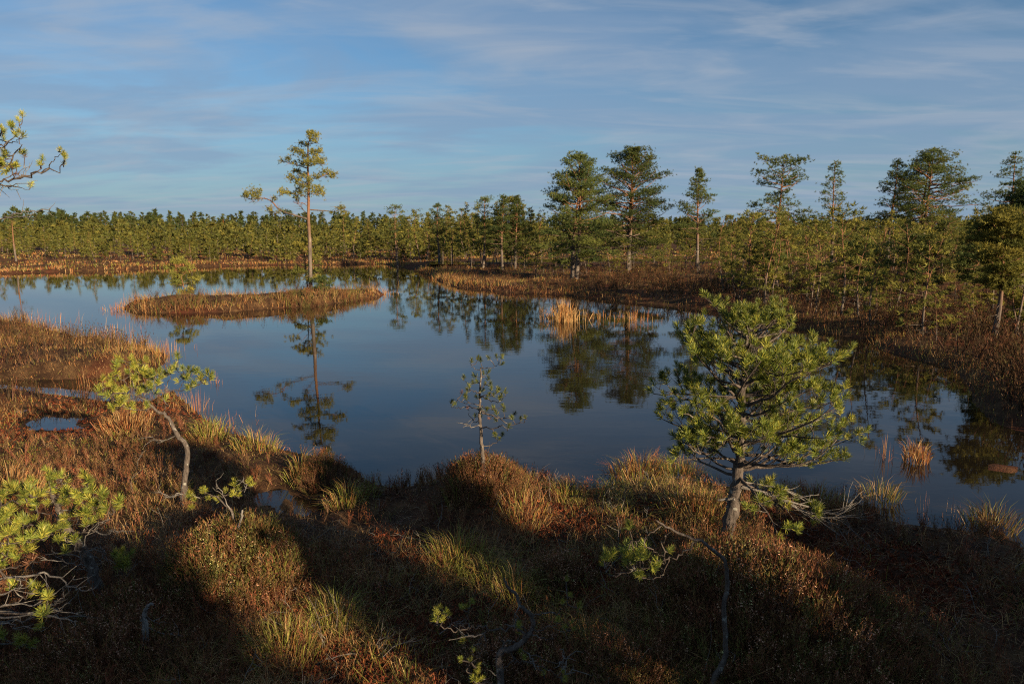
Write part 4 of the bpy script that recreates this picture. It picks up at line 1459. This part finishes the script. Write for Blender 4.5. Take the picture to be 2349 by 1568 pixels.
def sprig(seed, flowers, n=11):
    """one heather sprig: stem, steep side shoots with scale leaves, dry bells at the top"""
    g = np.random.default_rng(seed)
    V, F, C = [], [], []

    def tri(a, b, c, col):
        k = len(V); V.extend([a, b, c]); F.append((k, k + 1, k + 2)); C.extend([col] * 3)
    woody = np.array([0.10, 0.065, 0.045])
    for s in range(n):
        a = g.uniform(0, 6.28)
        z0 = g.uniform(0, 0.12)
        r = g.uniform(0.15, 0.6)
        b = np.array([0, 0, z0])
        e = np.array([math.cos(a) * r * 0.5, math.sin(a) * r * 0.5, g.uniform(0.6, 1.0)])
        w = np.array([-math.sin(a), math.cos(a), 0]) * 0.014
        tri(b - w, b + w, e, woody)
        col = np.array([0.095, 0.070, 0.026]) if g.uniform() < 0.5 else np.array([0.13, 0.060, 0.032])
        col = col * g.uniform(0.6, 1.4)
        for t in np.linspace(0.4, 1.0, 4):
            p = b + (e - b) * t
            for q in range(1 + int(g.uniform() < 0.5)):
                d = g.normal(size=3); d[2] = abs(d[2]) + 1.5; d /= np.linalg.norm(d)
                sd_ = np.cross(d, g.normal(size=3)); sd_ /= np.linalg.norm(sd_)
                tri(p - sd_ * 0.011, p + sd_ * 0.011, p + d * 0.13, col)
        if flowers and g.uniform() < 0.7:
            fc = np.array([0.34, 0.235, 0.165]) * g.uniform(0.7, 1.3)
            for q in range(4):
                p = b + (e - b) * g.uniform(0.8, 1.05) + g.normal(size=3) * 0.02
                d = g.normal(size=3) * 0.017; s2 = g.normal(size=3) * 0.017
                tri(p, p + d, p + s2, fc)
    return np.array(V), np.array(F), np.array(C)


SPRIGS = [sprig(800 + i, False) for i in range(3)]
SPRIGS_F = [sprig(810 + i, True) for i in range(3)]
SPRIGS_LO = [sprig(820 + i, False, 5) for i in range(3)]


def polar(rng, n, r0, r1, a0=-44, a1=44):
    a = np.radians(rng.uniform(a0, a1, n))
    r = r0 * (r1 / r0) ** rng.uniform(0, 1, n)
    return np.sin(a) * r, np.cos(a) * r, r


def zone(x, y, seed):
    return fbm(x / 1.6, y / 1.6, seed, 3)


MOSS = [(1290, 1168, 0.45), (1180, 1150, 0.3), (1640, 1165, 0.35), (740, 1500, 0.42), (660, 1410, 0.35), (800, 1560, 0.5), (900, 1210, 0.3), (970, 1260, 0.3), (1000, 1400, 0.7), (1080, 1460, 0.6),
        (250, 905, 1.2), (90, 925, 1.4), (1830, 1195, 0.5), (2060, 1260, 0.7), (1500, 1170, .35), (1340, 1290, 0.5), (500, 1160, 0.3)]
MOSS_W = [(*W0(a, b, 0.35), r) for a, b, r in MOSS]


def moss_mask(x, y):
    m = np.zeros_like(x)
    for mx, my, r in MOSS_W:
        m = np.maximum(m, 1.25 * np.exp(-((x - mx) ** 2 + (y - my) ** 2) / r ** 2))
    return np.clip(m * (0.6 + 0.8 * fbm(x * 2, y * 2, 55, 2)), 0, 1)


def near_cover():
    rng = np.random.default_rng(21)
    # --- grass
    x, y, r = polar(rng, 26000, 3.4, 15)
    s = land(x, y)
    n1 = zone(x, y, 61)
    mm = moss_mask(x, y)
    keep = (s > 0.03) & (rng.uniform(0, 1, len(x)) < np.clip((n1 - 0.36) * 3.2, 0.08, 0.95) * (1 - 0.9 * mm))
    x, y, r, s, n1 = x[keep], y[keep], r[keep], s[keep], n1[keep]
    z = hgt(x, y)
    K = 7
    N = len(x) * K
    rep = lambda v: np.repeat(v, K)
    sp = 0.05
    bx, by = rep(x) + rng.normal(size=N) * sp, rep(y) + rng.normal(size=N) * sp
    base = np.stack([bx, by, rep(z) - 0.02], -1)
    h = rng.uniform(0.08, 0.24, N) * rep(rng.uniform(0.5, 1.25, len(x)))
    h = h * np.where((rep(x) < -2.5) & (rep(r) > 8.5), np.where(rep(s) < 1.0, 0.35, 0.6), 1.0)
    wid = np.maximum(0.0024, 0.00045 * rep(r)) * rng.uniform(0.7, 1.3, N)
    u = rng.uniform(0, 1, len(x))
    n2 = zone(x, y, 88)
    gcol = np.where((u < np.clip((n2 - 0.42) * 3, 0.05, 0.55))[:, None], GREENG, np.where((u > 0.5)[:, None], STRAW * 1.15, RUST * 1.3 + STRAW * 0.2))
    col = np.repeat(gcol, K, 0) * rng.uniform(0.5, 1.4, (N, 1))
    acc = Acc()
    blades(acc, base, h, wid, rng.uniform(0, 6.28, N), rng.uniform(0.3, 1.7, N), col, rng)
    tag(link("bog_grass", mesh_from("bog_grass", *acc.arrays(), M_GRASS)), "mixed dry and green grass covering the near bank", "grass", kind='stuff')
    # --- fallen straw lying flat
    x, y, r = polar(rng, 30000, 3.4, 13)
    s = land(x, y)
    k = s > 0.05
    x, y, r = x[k], y[k], r[k]
    N = len(x)
    base = np.stack([x, y, hgt(x, y) + 0.012], -1)
    a = rng.uniform(0, 6.28, N)
    ln = rng.uniform(0.05, 0.16, N)
    tipv = np.stack([np.cos(a) * ln, np.sin(a) * ln, rng.uniform(-0.01, 0.05, N)], -1)
    sv = np.stack([-np.sin(a), np.cos(a), np.zeros(N)], -1) * np.maximum(0.002, 0.0004 * r)[:, None]
    V = np.stack([base - sv, base + sv, base + tipv], 1).reshape(-1, 3)
    F = np.arange(3 * N).reshape(-1, 3)
    C = np.repeat(np.where((rng.uniform(0, 1, N) < 0.5)[:, None], STRAW * 0.7, RUST * 0.9) * rng.uniform(0.4, 1.4, (N, 1)), 3, 0)
    tag(link("fallen_straw", mesh_from("fallen_straw", V, F, C, M_GRASS)), "fallen dry blades littering the near bank", "straw", kind='stuff')
    # --- red bog moss
    x, y, r = polar(rng, 90000, 3.4, 17)
    s = land(x, y)
    mm = moss_mask(x, y)
    k = (s > 0.0) & (rng.uniform(0, 1, len(x)) < mm * 1.3)
    x, y, r, mm = x[k], y[k], r[k], mm[k]
    z = hgt(x, y) + 0.03 * mm * fbm(x * 5, y * 5, 77, 2)
    N = len(x)
    u = rng.uniform(0, 1, N)
    c = np.where((u < 0.62)[:, None], REDM, np.where((u < 0.85)[:, None], RUST * 0.9, BRN)) * rng.uniform(0.5, 1.3, (N, 1))
    acc = Acc()
    place(acc, simple_tuft(66, 6, 1.0, 0.5), np.stack([x, y, z - 0.005], -1), np.stack([rng.normal(size=N) * .2, rng.normal(size=N) * .2, np.ones(N)], -1), rng.uniform(0.018, 0.038, N) * (0.7 + r * 0.045), c, rng)
    tag(link("moss", mesh_from("moss", *acc.arrays(), M_HEATH)), "wine-red bog moss cushions on the near bank", "moss", kind='stuff')
    # --- heather
    x, y, r = polar(rng, 13000, 3.4, 15)
    s = land(x, y)
    n1 = zone(x, y, 140)
    bonus = np.zeros_like(x)
    for px, py, rad in ((1760, 1350, 1.1), (1110, 1090, 0.6), (550, 1290, 0.6), (150, 1480, 1.2), (1250, 1540, 0.7), (120, 1000, 1.2), (300, 1040, 0.8), (560, 1060, .6)):
        mx, my = W0(px, py, 0.4)
        bonus = np.maximum(bonus, np.exp(-((x - mx) ** 2 + (y - my) ** 2) / rad ** 2))
    mm = moss_mask(x, y)
    keep = (s > 0.08) & (rng.uniform(0, 1, len(x)) < (np.clip((n1 - 0.48) * 3.5, 0.03, 0.7) + bonus) * (1 - mm))
    x, y, r = x[keep], y[keep], r[keep]
    z = hgt(x, y)
    acc = Acc()
    N = len(x)
    flow = rng.uniform(0, 1, N) < 0.13
    tint = np.ones((N, 3)) * rng.uniform(0.8, 1.9, (N, 1)) * np.where(rng.uniform(0, 1, (N, 1)) < 0.4, [[1.25, 0.85, 0.75]], [[1.05, 0.95, 0.82]])
    pos = np.stack([x, y, z - 0.02], -1)
    dirs = np.stack([rng.normal(size=N) * .25, rng.normal(size=N) * .25, np.ones(N)], -1)
    sc = rng.uniform(0.13, 0.26, N)
    for i in range(3):
        for lib, m in ((SPRIGS, ~flow), (SPRIGS_F, flow)):
            q = np.where(m)[0][i::3]
            place(acc, lib[i], pos[q], dirs[q], sc[q], tint[q], rng)
    tag(link("heather", mesh_from("heather", *acc.arrays(), M_HEATH)), "dark brown heather spread between the grass of the near bank", "heather", kind='stuff')


near_cover()


def twig_litter():
    rng = np.random.default_rng(91)
    x, y, r = polar(rng, 420, 3.5, 9.5, -40, 40)
    k = land(x, y) > 0.2
    x, y = x[k], y[k]
    z = hgt(x, y)
    acc = Acc()
    for i in range(len(x)):
        p = Vector((x[i], y[i], z[i] + rng.uniform(0.0, 0.05)))
        up = rng.uniform() < 0.45
        d = Vector((rng.normal(), rng.normal(), rng.uniform(1.2, 3.0) if up else rng.uniform(0.0, 0.5))).normalized()
        ln = rng.uniform(0.10, 0.34)
        q = [p]
        for s_ in range(5):
            d = (d + Vector(rng.normal(size=3)) * 0.28).normalized()
            q.append(q[-1] + d * ln / 5)
        acc.tube(q, np.linspace(0.0032, 0.001, 6), 3)
        for b in range(int(rng.integers(1, 4))):
            j = int(rng.integers(2, 5))
            dd = (d + Vector(rng.normal(size=3)) * 0.8).normalized()
            acc.tube([q[j], q[j] + dd * ln * 0.2, q[j] + dd * ln * 0.36 + Vector((0, 0, 0.012))], [0.0018, 0.0014, 0.0007], 3)
    tag(link("dead_twigs", mesh_from("dead_twigs", *acc.arrays()[:2], None, M_DEADTWIG)), "thin dead twigs sticking out of the near heather", "twigs", kind='stuff')


twig_litter()


def far_cover():
    rng = np.random.default_rng(31)
    x, y, r = polar(rng, 190000, 13.0, 100, -46, 46)
    s = land(x, y)
    pd = sdist(x, y, POND)
    n1 = fbm(x / 2.2, y / 2.2, 71, 3)
    left = (x < -4) & (r < 25)
    right = (x > 4) & (r < 46)
    isl = sdist(x, y, ISLE) < 0
    far = r > 54
    edge = np.clip(1.1 - s / (0.55 + 0.018 * r), 0, 1)
    edge = np.where(right, edge * np.clip((n1 - 0.30) * 5, 0.3, 1), edge)
    keep = (s > 0.0) & (pd > np.where(y < POND.min(0)[1] + 6, 7, 0.4)) & (rng.uniform(0, 1, len(x)) < np.clip(0.28 + 0.75 * edge + 1.4 * (n1 - 0.45), 0.12, 1))
    x, y, r, s, n1, left, right, isl, edge, far = [v[keep] for v in (x, y, r, s, n1, left, right, isl, edge, far)]
    K = 3
    N = len(x) * K
    rep = lambda v: np.repeat(v, K)
    z = hgt(x, y)
    sp = 0.05 + 0.003 * rep(r)
    base = np.stack([rep(x) + rng.normal(size=N) * sp, rep(y) + rng.normal(size=N) * sp, rep(z) - 0.03], -1)
    tall = (n1 > 0.52) & left & (rng.uniform(0, 1, len(x)) < 0.35)
    hs = np.where(left, np.where(tall, 1.3, 0.5), np.where(right, 0.62, np.where(isl, rng.uniform(0.3, 1.1, len(x)) * (0.3 + 1.5 * fbm(x / 0.9, y / 0.9, 404, 2)) + 0.45 * edge, 1.0)))
    hs = hs * np.where((x < -3) & (y < 14.6), 0.35, 1.0)
    h = rng.uniform(0.16, 0.42, N) * rep(hs * (0.75 + 0.4 * edge))
    wid = np.where(rep(far), 0.0010, 0.0005) * rep(r) * rng.uniform(0.6, 1.4, N)
    u = rng.uniform(0, 1, len(x))
    pale = fbm(x / 5.5, y / 4, 313, 3) > 0.54
    sedge = (u < edge * 0.8) | (pale & (u < 0.6)) | (left & ((n1 > 0.40) | (s < 1.2))) | (isl & (u < 0.22 + 0.4 * edge)) | (n1 > np.where(right, 0.66, 0.60))
    v = rng.uniform(0, 1, len(x))
    c = np.where(sedge[:, None], np.where((v < 0.45)[:, None], ORANGE * 0.85, np.where((v < 0.85)[:, None], STRAW * 0.9, GREENG * 1.1)),
                 np.where((u > 0.74)[:, None], RUST * 0.75, np.where((u > 0.42)[:, None], GREENG * 0.75, BRN * 0.85)))
    col = np.repeat(c, K, 0) * rng.uniform(0.5, 1.4, (N, 1))
    acc = Acc()
    blades(acc, base, h, wid, rng.uniform(0, 6.28, N), rng.uniform(0.05, 0.8, N), col, rng, False)
    tag(link("shore_sedge", mesh_from("shore_sedge", *acc.arrays(), M_GRASS)), "orange sedge and dry grass edging the far shores and the spit", "grass", kind='stuff')
    # heather cover
    x, y, r = polar(rng, 28000, 12.5, 80, -46, 46)
    s = land(x, y)
    pd = sdist(x, y, POND)
    n1 = fbm(x / 2.2, y / 2.2, 171, 3)
    keep = (s > 0.25 + 0.006 * r) & (pd > 7) & (rng.uniform(0, 1, len(x)) < np.clip((n1 - 0.30) * 4, 0.10, 1))
    x, y, r = x[keep], y[keep], r[keep]
    z = hgt(x, y)
    N = len(x)
    acc = Acc()
    tint = np.ones((N, 3)) * rng.uniform(0.4, 1.0, (N, 1)) * np.where(rng.uniform(0, 1, (N, 1)) < 0.4, [[1.15, 0.9, 0.85]], [[0.95, 1.0, 0.85]])
    pos = np.stack([x, y, z - 0.03], -1)
    dirs = np.stack([rng.normal(size=N) * .25, rng.normal(size=N) * .25, np.ones(N)], -1)
    sc = rng.uniform(0.22, 0.55, N) * (1 + 0.004 * r) * np.where((x > 4) & (r < 46), 1.4, 1.0)
    for i in range(3):
        place(acc, SPRIGS_LO[i], pos[i::3], dirs[i::3], sc[i::3], tint[i::3], rng)
    tag(link("heather", mesh_from("heather", *acc.arrays(), M_HEATH)), "dark heather carpet under the trees across the water", "heather", kind='stuff')


far_cover()


# --- single tussocks, bushes and reeds
def tussock(label, px, py, r, h, n, cols, seed, lean=(0.3, 1.6), name="grass_tussock", cat="tussock", in_water=False, w=0.0036, wk=0.00075, hump=True, group=None):
    rng = np.random.default_rng(seed)
    if in_water:
        x, y = W0(px, py, 0.0)
        z = 0.0
    else:
        g = ground(px, py)
        x, y, z = g
    dist = math.hypot(x, y)
    a = rng.uniform(0, 6.28, n)
    q = r * (np.abs(rng.normal(size=n)) * 0.52 if not hump else np.sqrt(rng.uniform(0, 1, n)))
    bx, by = np.cos(a) * q, np.sin(a) * q
    bz = np.array([0.0] * n) if in_water else hgt(x + bx, y + by) - z
    if hump:
        bz = bz + 0.35 * h * (1 - (q / r) ** 2)
    base = np.stack([bx, by, bz - 0.03], -1)
    hh = h * rng.uniform(0.45, 1.1, n) * (1 if hump else np.clip(1.1 - 0.45 * q / r, 0.35, 1.1))
    bent = (rng.uniform(0, 1, n) < 0.12) & (not hump)
    ci = rng.integers(0, len(cols), n)
    col = np.array(cols)[ci] * rng.uniform(0.6, 1.35, (n, 1))
    acc = Acc()
    blades(acc, base, hh, np.maximum(w, wk * dist) * rng.uniform(0.7, 1.3, n), a + rng.normal(size=n) * 0.6, np.where(bent, rng.uniform(0.8, 1.5, n), rng.uniform(lean[0], lean[1], n) * (0.35 + 0.65 * q / r)), col, rng)
    o = link(name, mesh_from(name, *acc.arrays(), M_GRASS), None, (x, y, z))
    tag(o, label, cat, group)
    return o


def bush(label, px, py, r, h, n, seed, flowers=0.4, green=0.3):
    rng = np.random.default_rng(seed)
    g = ground(px, py)
    a = rng.uniform(0, 6.28, n)
    q = r * np.sqrt(rng.uniform(0, 1, n))
    bx, by = np.cos(a) * q, np.sin(a) * q
    bz = hgt(g.x + bx, g.y + by) - g.z
    pos = np.stack([bx, by, bz - 0.02], -1)
    dirs = np.stack([np.cos(a) * q / r * .45 + rng.normal(size=n) * .15, np.sin(a) * q / r * .45 + rng.normal(size=n) * .15, np.ones(n)], -1)
    sc = h * (1.1 - 0.5 * (q / r) ** 2) * rng.uniform(0.75, 1.15, n)
    tint = np.ones((n, 3)) * rng.uniform(0.9, 1.8, (n, 1)) * np.where(rng.uniform(0, 1, (n, 1)) < green, [[0.85, 1.2, 0.7]], [[1.1, 0.92, 0.82]])
    fl = rng.uniform(0, 1, n) < flowers
    acc = Acc()
    for i in range(3):
        for lib, m in ((SPRIGS, ~fl), (SPRIGS_F, fl)):
            k = np.where(m)[0][i::3]
            place(acc, lib[i], pos[k], dirs[k], sc[k], tint[k], rng)
    o = link("heather_bush", mesh_from("heather_bush", *acc.arrays(), M_HEATH), None, tuple(g))
    tag(o, label, "heather")
    return o


YG = [GREENG, STRAW * 0.8, GREENG * 1.2, ORANGE * 0.7]
DRY = [STRAW, ORANGE * 0.9, RUST, STRAW * 0.7]
GRN = [GREENG, GREENG * 1.3, STRAW * 0.7]
TUSS = [
    ("large shaggy straw and rust tussock at the water's edge beside the bushy pine", 1465, 1092, 0.36, 0.36, 700, DRY + [GREENG]),
    ("yellow-green tussock right behind the shaggy straw one, under the pine's lower boughs", 1560, 1100, 0.26, 0.32, 360, YG),
    ("rusty grass tuft in front of the bushy pine's trunk", 1600, 1165, 0.3, 0.24, 420, DRY + [GREENG]),
    ("green-gold tussock in the half shade at the middle of the dark bank", 1050, 1285, 0.26, 0.27, 480, GRN + [ORANGE * .7]),
    ("small sunlit tussock just beyond the mid-bank green-gold one, nearer the creeping pine", 1120, 1325, 0.17, 0.20, 240, YG),
    ("sunlit grass tuft among the creeping pine's upper branches", 1185, 1365, 0.19, 0.22, 280, YG),
    ("leaning green tussock on the lit strip of bank by the red moss", 770, 1435, 0.16, 0.28, 260, GRN),
    ("spreading green and straw tussock in the sunlit patch nearest the bottom edge", 650, 1505, 0.24, 0.26, 420, YG),
    ("tall green-tipped tuft at the foot of the heather mound with the broken stub", 650, 1335, 0.13, 0.27, 200, GRN),
    ("pale grass tuft at the head of the small muddy bay", 795, 1165, 0.2, 0.3, 260, YG),
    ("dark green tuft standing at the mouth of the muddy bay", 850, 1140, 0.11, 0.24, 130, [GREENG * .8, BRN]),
    ("yellowish tuft on the bank corner above the muddy bay", 688, 1092, 0.13, 0.32, 150, YG),
    ("shaggy dry tuft on the knoll side facing the camera", 1200, 1180, 0.28, 0.2, 300, DRY + YG),
    ("lit grass tuft at the water's edge between knoll and shaggy tussock", 1300, 1145, 0.17, 0.22, 220, YG),
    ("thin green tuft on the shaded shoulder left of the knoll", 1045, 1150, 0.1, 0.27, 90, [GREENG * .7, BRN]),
    ("bright gold tuft at the shore in front of the crooked pine's crown shade", 480, 1010, 0.25, 0.36, 280, YG),
    ("tall yellow tuft behind the crooked pine's trunk", 590, 1030, 0.3, 0.3, 260, YG),
    ("rust-coloured tussock under the crooked pine's crown", 290, 985, 0.35, 0.34, 420, DRY),
    ("long-bladed straw tuft behind the leaning pine by the edge", 25, 1150, 0.3, 0.42, 380, [STRAW, STRAW * .8, ORANGE]),
    ("green and gold grass spray below the right-hand end of the big heather bush", 1900, 1395, 0.3, 0.24, 340, YG),
    ("yellowish grass fringe behind the bushy pine by the water", 1870, 1160, 0.35, 0.25, 380, DRY + GRN),
    ("small sunlit tuft at the foot of the creeping pine, between heather clumps", 1345, 1480, 0.1, 0.26, 90, DRY + YG),
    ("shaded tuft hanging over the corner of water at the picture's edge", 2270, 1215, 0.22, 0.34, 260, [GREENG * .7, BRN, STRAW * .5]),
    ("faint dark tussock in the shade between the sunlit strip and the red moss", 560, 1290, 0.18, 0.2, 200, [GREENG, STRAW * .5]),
]
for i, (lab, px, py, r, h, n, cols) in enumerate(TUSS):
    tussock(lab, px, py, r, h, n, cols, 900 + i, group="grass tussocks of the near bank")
tussock("small straw-topped tussock standing out in the water near the mud bar", 2100, 1058, 0.16, 0.3, 160, DRY, 950, in_water=True, lean=(0.1, 0.9))
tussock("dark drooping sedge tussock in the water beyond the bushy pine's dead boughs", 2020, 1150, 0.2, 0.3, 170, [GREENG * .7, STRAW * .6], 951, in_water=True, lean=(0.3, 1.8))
reed = dict(name="reed_clump", cat="reeds", in_water=True, hump=False, lean=(0.02, 0.35))
tussock("dense golden reed clump standing in the water before the two broad pines", 1292, 735, 0.72, 0.88, 330, [STRAW * 1.15, ORANGE, STRAW], 960, **reed)
for i, (lab, px, py, r, h, n) in enumerate([
        ("thin grey-brown reeds at the open side of the golden clump", 1245, 733, 0.3, 0.6, 30),
        ("loose orange reeds next to the golden clump", 1385, 730, 1.0, 0.45, 50), ("reed stand midway along the sparse orange row", 1455, 735, 0.9, 0.6, 80),
        ("sparse reeds nearest the bank in the orange row", 1515, 728, 1.1, 0.42, 45), ("last few reeds of the orange row by the dark bank", 1575, 726, 0.5, 0.4, 40),
        ("pale reeds in the open water beside the crooked pine's tip", 452, 945, 0.4, 0.5, 60), ("few dark sedge stems rising from the water past the crooked pine", 545, 975, 0.7, 0.34, 26),
        ("orange sedge stems in front of the spit's point", 385, 808, 0.7, 0.45, 60), ("orange sedge at the island's low tip", 268, 712, 0.8, 0.45, 70),
        ("scattered reddish sedge stems in the channel between spit and island", 260, 770, 1.5, 0.45, 80), ("sedge stems at the island's far point under the reflections", 890, 674, 0.7, 0.4, 40),
        ("reddish thin sedge stems in the water past the bushy pine", 2030, 1050, 0.3, 0.36, 34), ("lone reddish stems in mid lake off the crooked pine", 497, 880, 0.15, 0.3, 14),
        ("pale sedge stems in the shallows by the bushy pine's dead boughs", 1985, 1165, 0.3, 0.26, 40),
        ("thin stems in the shallow corner below the mud bar", 2180, 1190, 0.6, 0.25, 30),
        ("tall orange sedge at the edge of the upper spit", 60, 752, 2.2, 0.7, 150), ("sedge in the narrow inlet behind the near bank", 240, 885, 1.4, 0.4, 110)]):
    o = tussock(lab, px, py, r, h, n, [ORANGE, STRAW, RUST * 1.3], 970 + i, **dict(reed, name="sparse_reeds", wk=0.00038))
    o['kind'] = 'stuff'
    del o['category']

BUSH = [("big sprawling heather bush with dry pinkish bells around the bushy pine's foot", 1790, 1400, 0.85, 0.30, 620, 0.55, 0.25),
        ("heather growing beyond the bent sapling's stem", 1540, 1340, 0.4, 0.24, 200, 0.45, 0.2),
        ("dark heather covering the knoll under the small thin sapling", 1115, 1100, 0.45, 0.24, 330, 0.15, 0.15),
        ("green-brown heather bush around the broken stub", 545, 1290, 0.5, 0.30, 420, 0.35, 0.6),
        ("shaded heather with pale bells at the bottom edge beneath the creeping pine", 1170, 1540, 0.36, 0.24, 200, 0.9, 0.1),
        ("shaded heather clump with dry bells below the dead snag", 250, 1500, 0.45, 0.26, 260, 0.8, 0.15),
        ("dusky heather clump between the leaning pine and the snag", 330, 1420, 0.35, 0.25, 180, 0.5, 0.3),
        ("dark heather on the bank corner by the muddy bay", 750, 1085, 0.35, 0.2, 200, 0.1, 0.2),
        ("dark heather hump at the lone pine's foot on the island", 690, 686, 1.1, 0.42, 150, 0.05, 0.5),
        ("low dark heather on the island under its small golden pine", 425, 694, 0.9, 0.34, 110, 0.05, 0.4),
        ("heather strip on the island's far end", 800, 683, 0.9, 0.3, 100, 0.05, 0.4),
        ("small pale-belled heather clump by the creeping pine's upper tufts", 1290, 1330, 0.22, 0.24, 100, 0.9, 0.2),
        ("heather clump at the bottom edge between creeping pine and bent sapling", 1440, 1530, 0.3, 0.20, 140, 0.5, 0.2)]
for i, (lab, px, py, r, h, n, fl, gr) in enumerate(BUSH):
    bush(lab, px, py, r, h, n, 1100 + i, fl, gr)


# ------------------------------------------------------------------ pines behind the viewer: their shade falls on the near bank
def shade():
    ax = np.array([-sun_dir.x, -sun_dir.y]); ax /= np.linalg.norm(ax)      # the way shadows fall
    nx = np.array([ax[1], -ax[0]])                                          # across it
    slope = math.tan(R(SUN_EL))
    specs = [(1.15, -5.0, 6.6, 0.50, ROUND, "slim dense pine behind the viewer, nearest the line of the dead snag"),
             (0.50, -7.0, 4.9, 0.42, ROUND, "smaller dense pine behind the viewer, next to the first slim one"),
             (2.82, -6.0, 8.3, 0.33, ROUND, "dense pine behind the viewer, second from the first slim one"),
             (3.92, -5.5, 6.4, 0.29, ROUND, "narrow pine behind the viewer, third in the row"),
             (4.7, -8.5, 1.9, 0.75, ROUND, "broad low pine behind the viewer, fourth in the row"),
             (5.9, -9.0, 2.0, 0.85, ROUND, "broader low pine behind the viewer, fifth in the row"),
             (7.2, -8.0, 2.6, 0.85, ROUND, "last broad pine behind the viewer, farthest from the snag")]
    for i, (ac, al, tip, Rr, sh, lab) in enumerate(specs):
        x, y = nx * ac + ax * al
        H = (tip - al) * slope
        ms = meshes(*gen_pine(1300 + i, H, 0.12, pr(sh, Rr), nb=60, tpb=26, tsz=1.7, up=(0, 45)))
        put_tree(ms, "pine_tree", lab, (x, y, gz(x, y)), i, 1.0, "pines behind the viewer")


shade()
# pines that would share a wording are told apart by their order along the row
same = {}
for o in S.objects:
    if o.get('label') and o.get('group'):
        same.setdefault(o['label'], []).append(o)
ORD = ["first", "second", "third", "fourth", "fifth", "sixth", "seventh", "eighth"]
for lab, os_ in same.items():
    if len(os_) < 2:
        continue
    os_.sort(key=lambda o: o.location.x / max(1, o.location.y))
    for k, o in enumerate(os_[:8]):
        w = "%s, %s from the left" % (lab, ORD[k])
        if len(w.split()) > 16:
            w = w.replace(" from the left", "")
        o['label'] = w
for o in S.objects:
    if 'label' in o and not (4 <= len(o['label'].split()) <= 16):
        print("LABEL", len(o['label'].split()), o['label'])
print("tris", sum(len(m.polygons) for m in bpy.data.meshes))
print("individual trees", NT_IND)
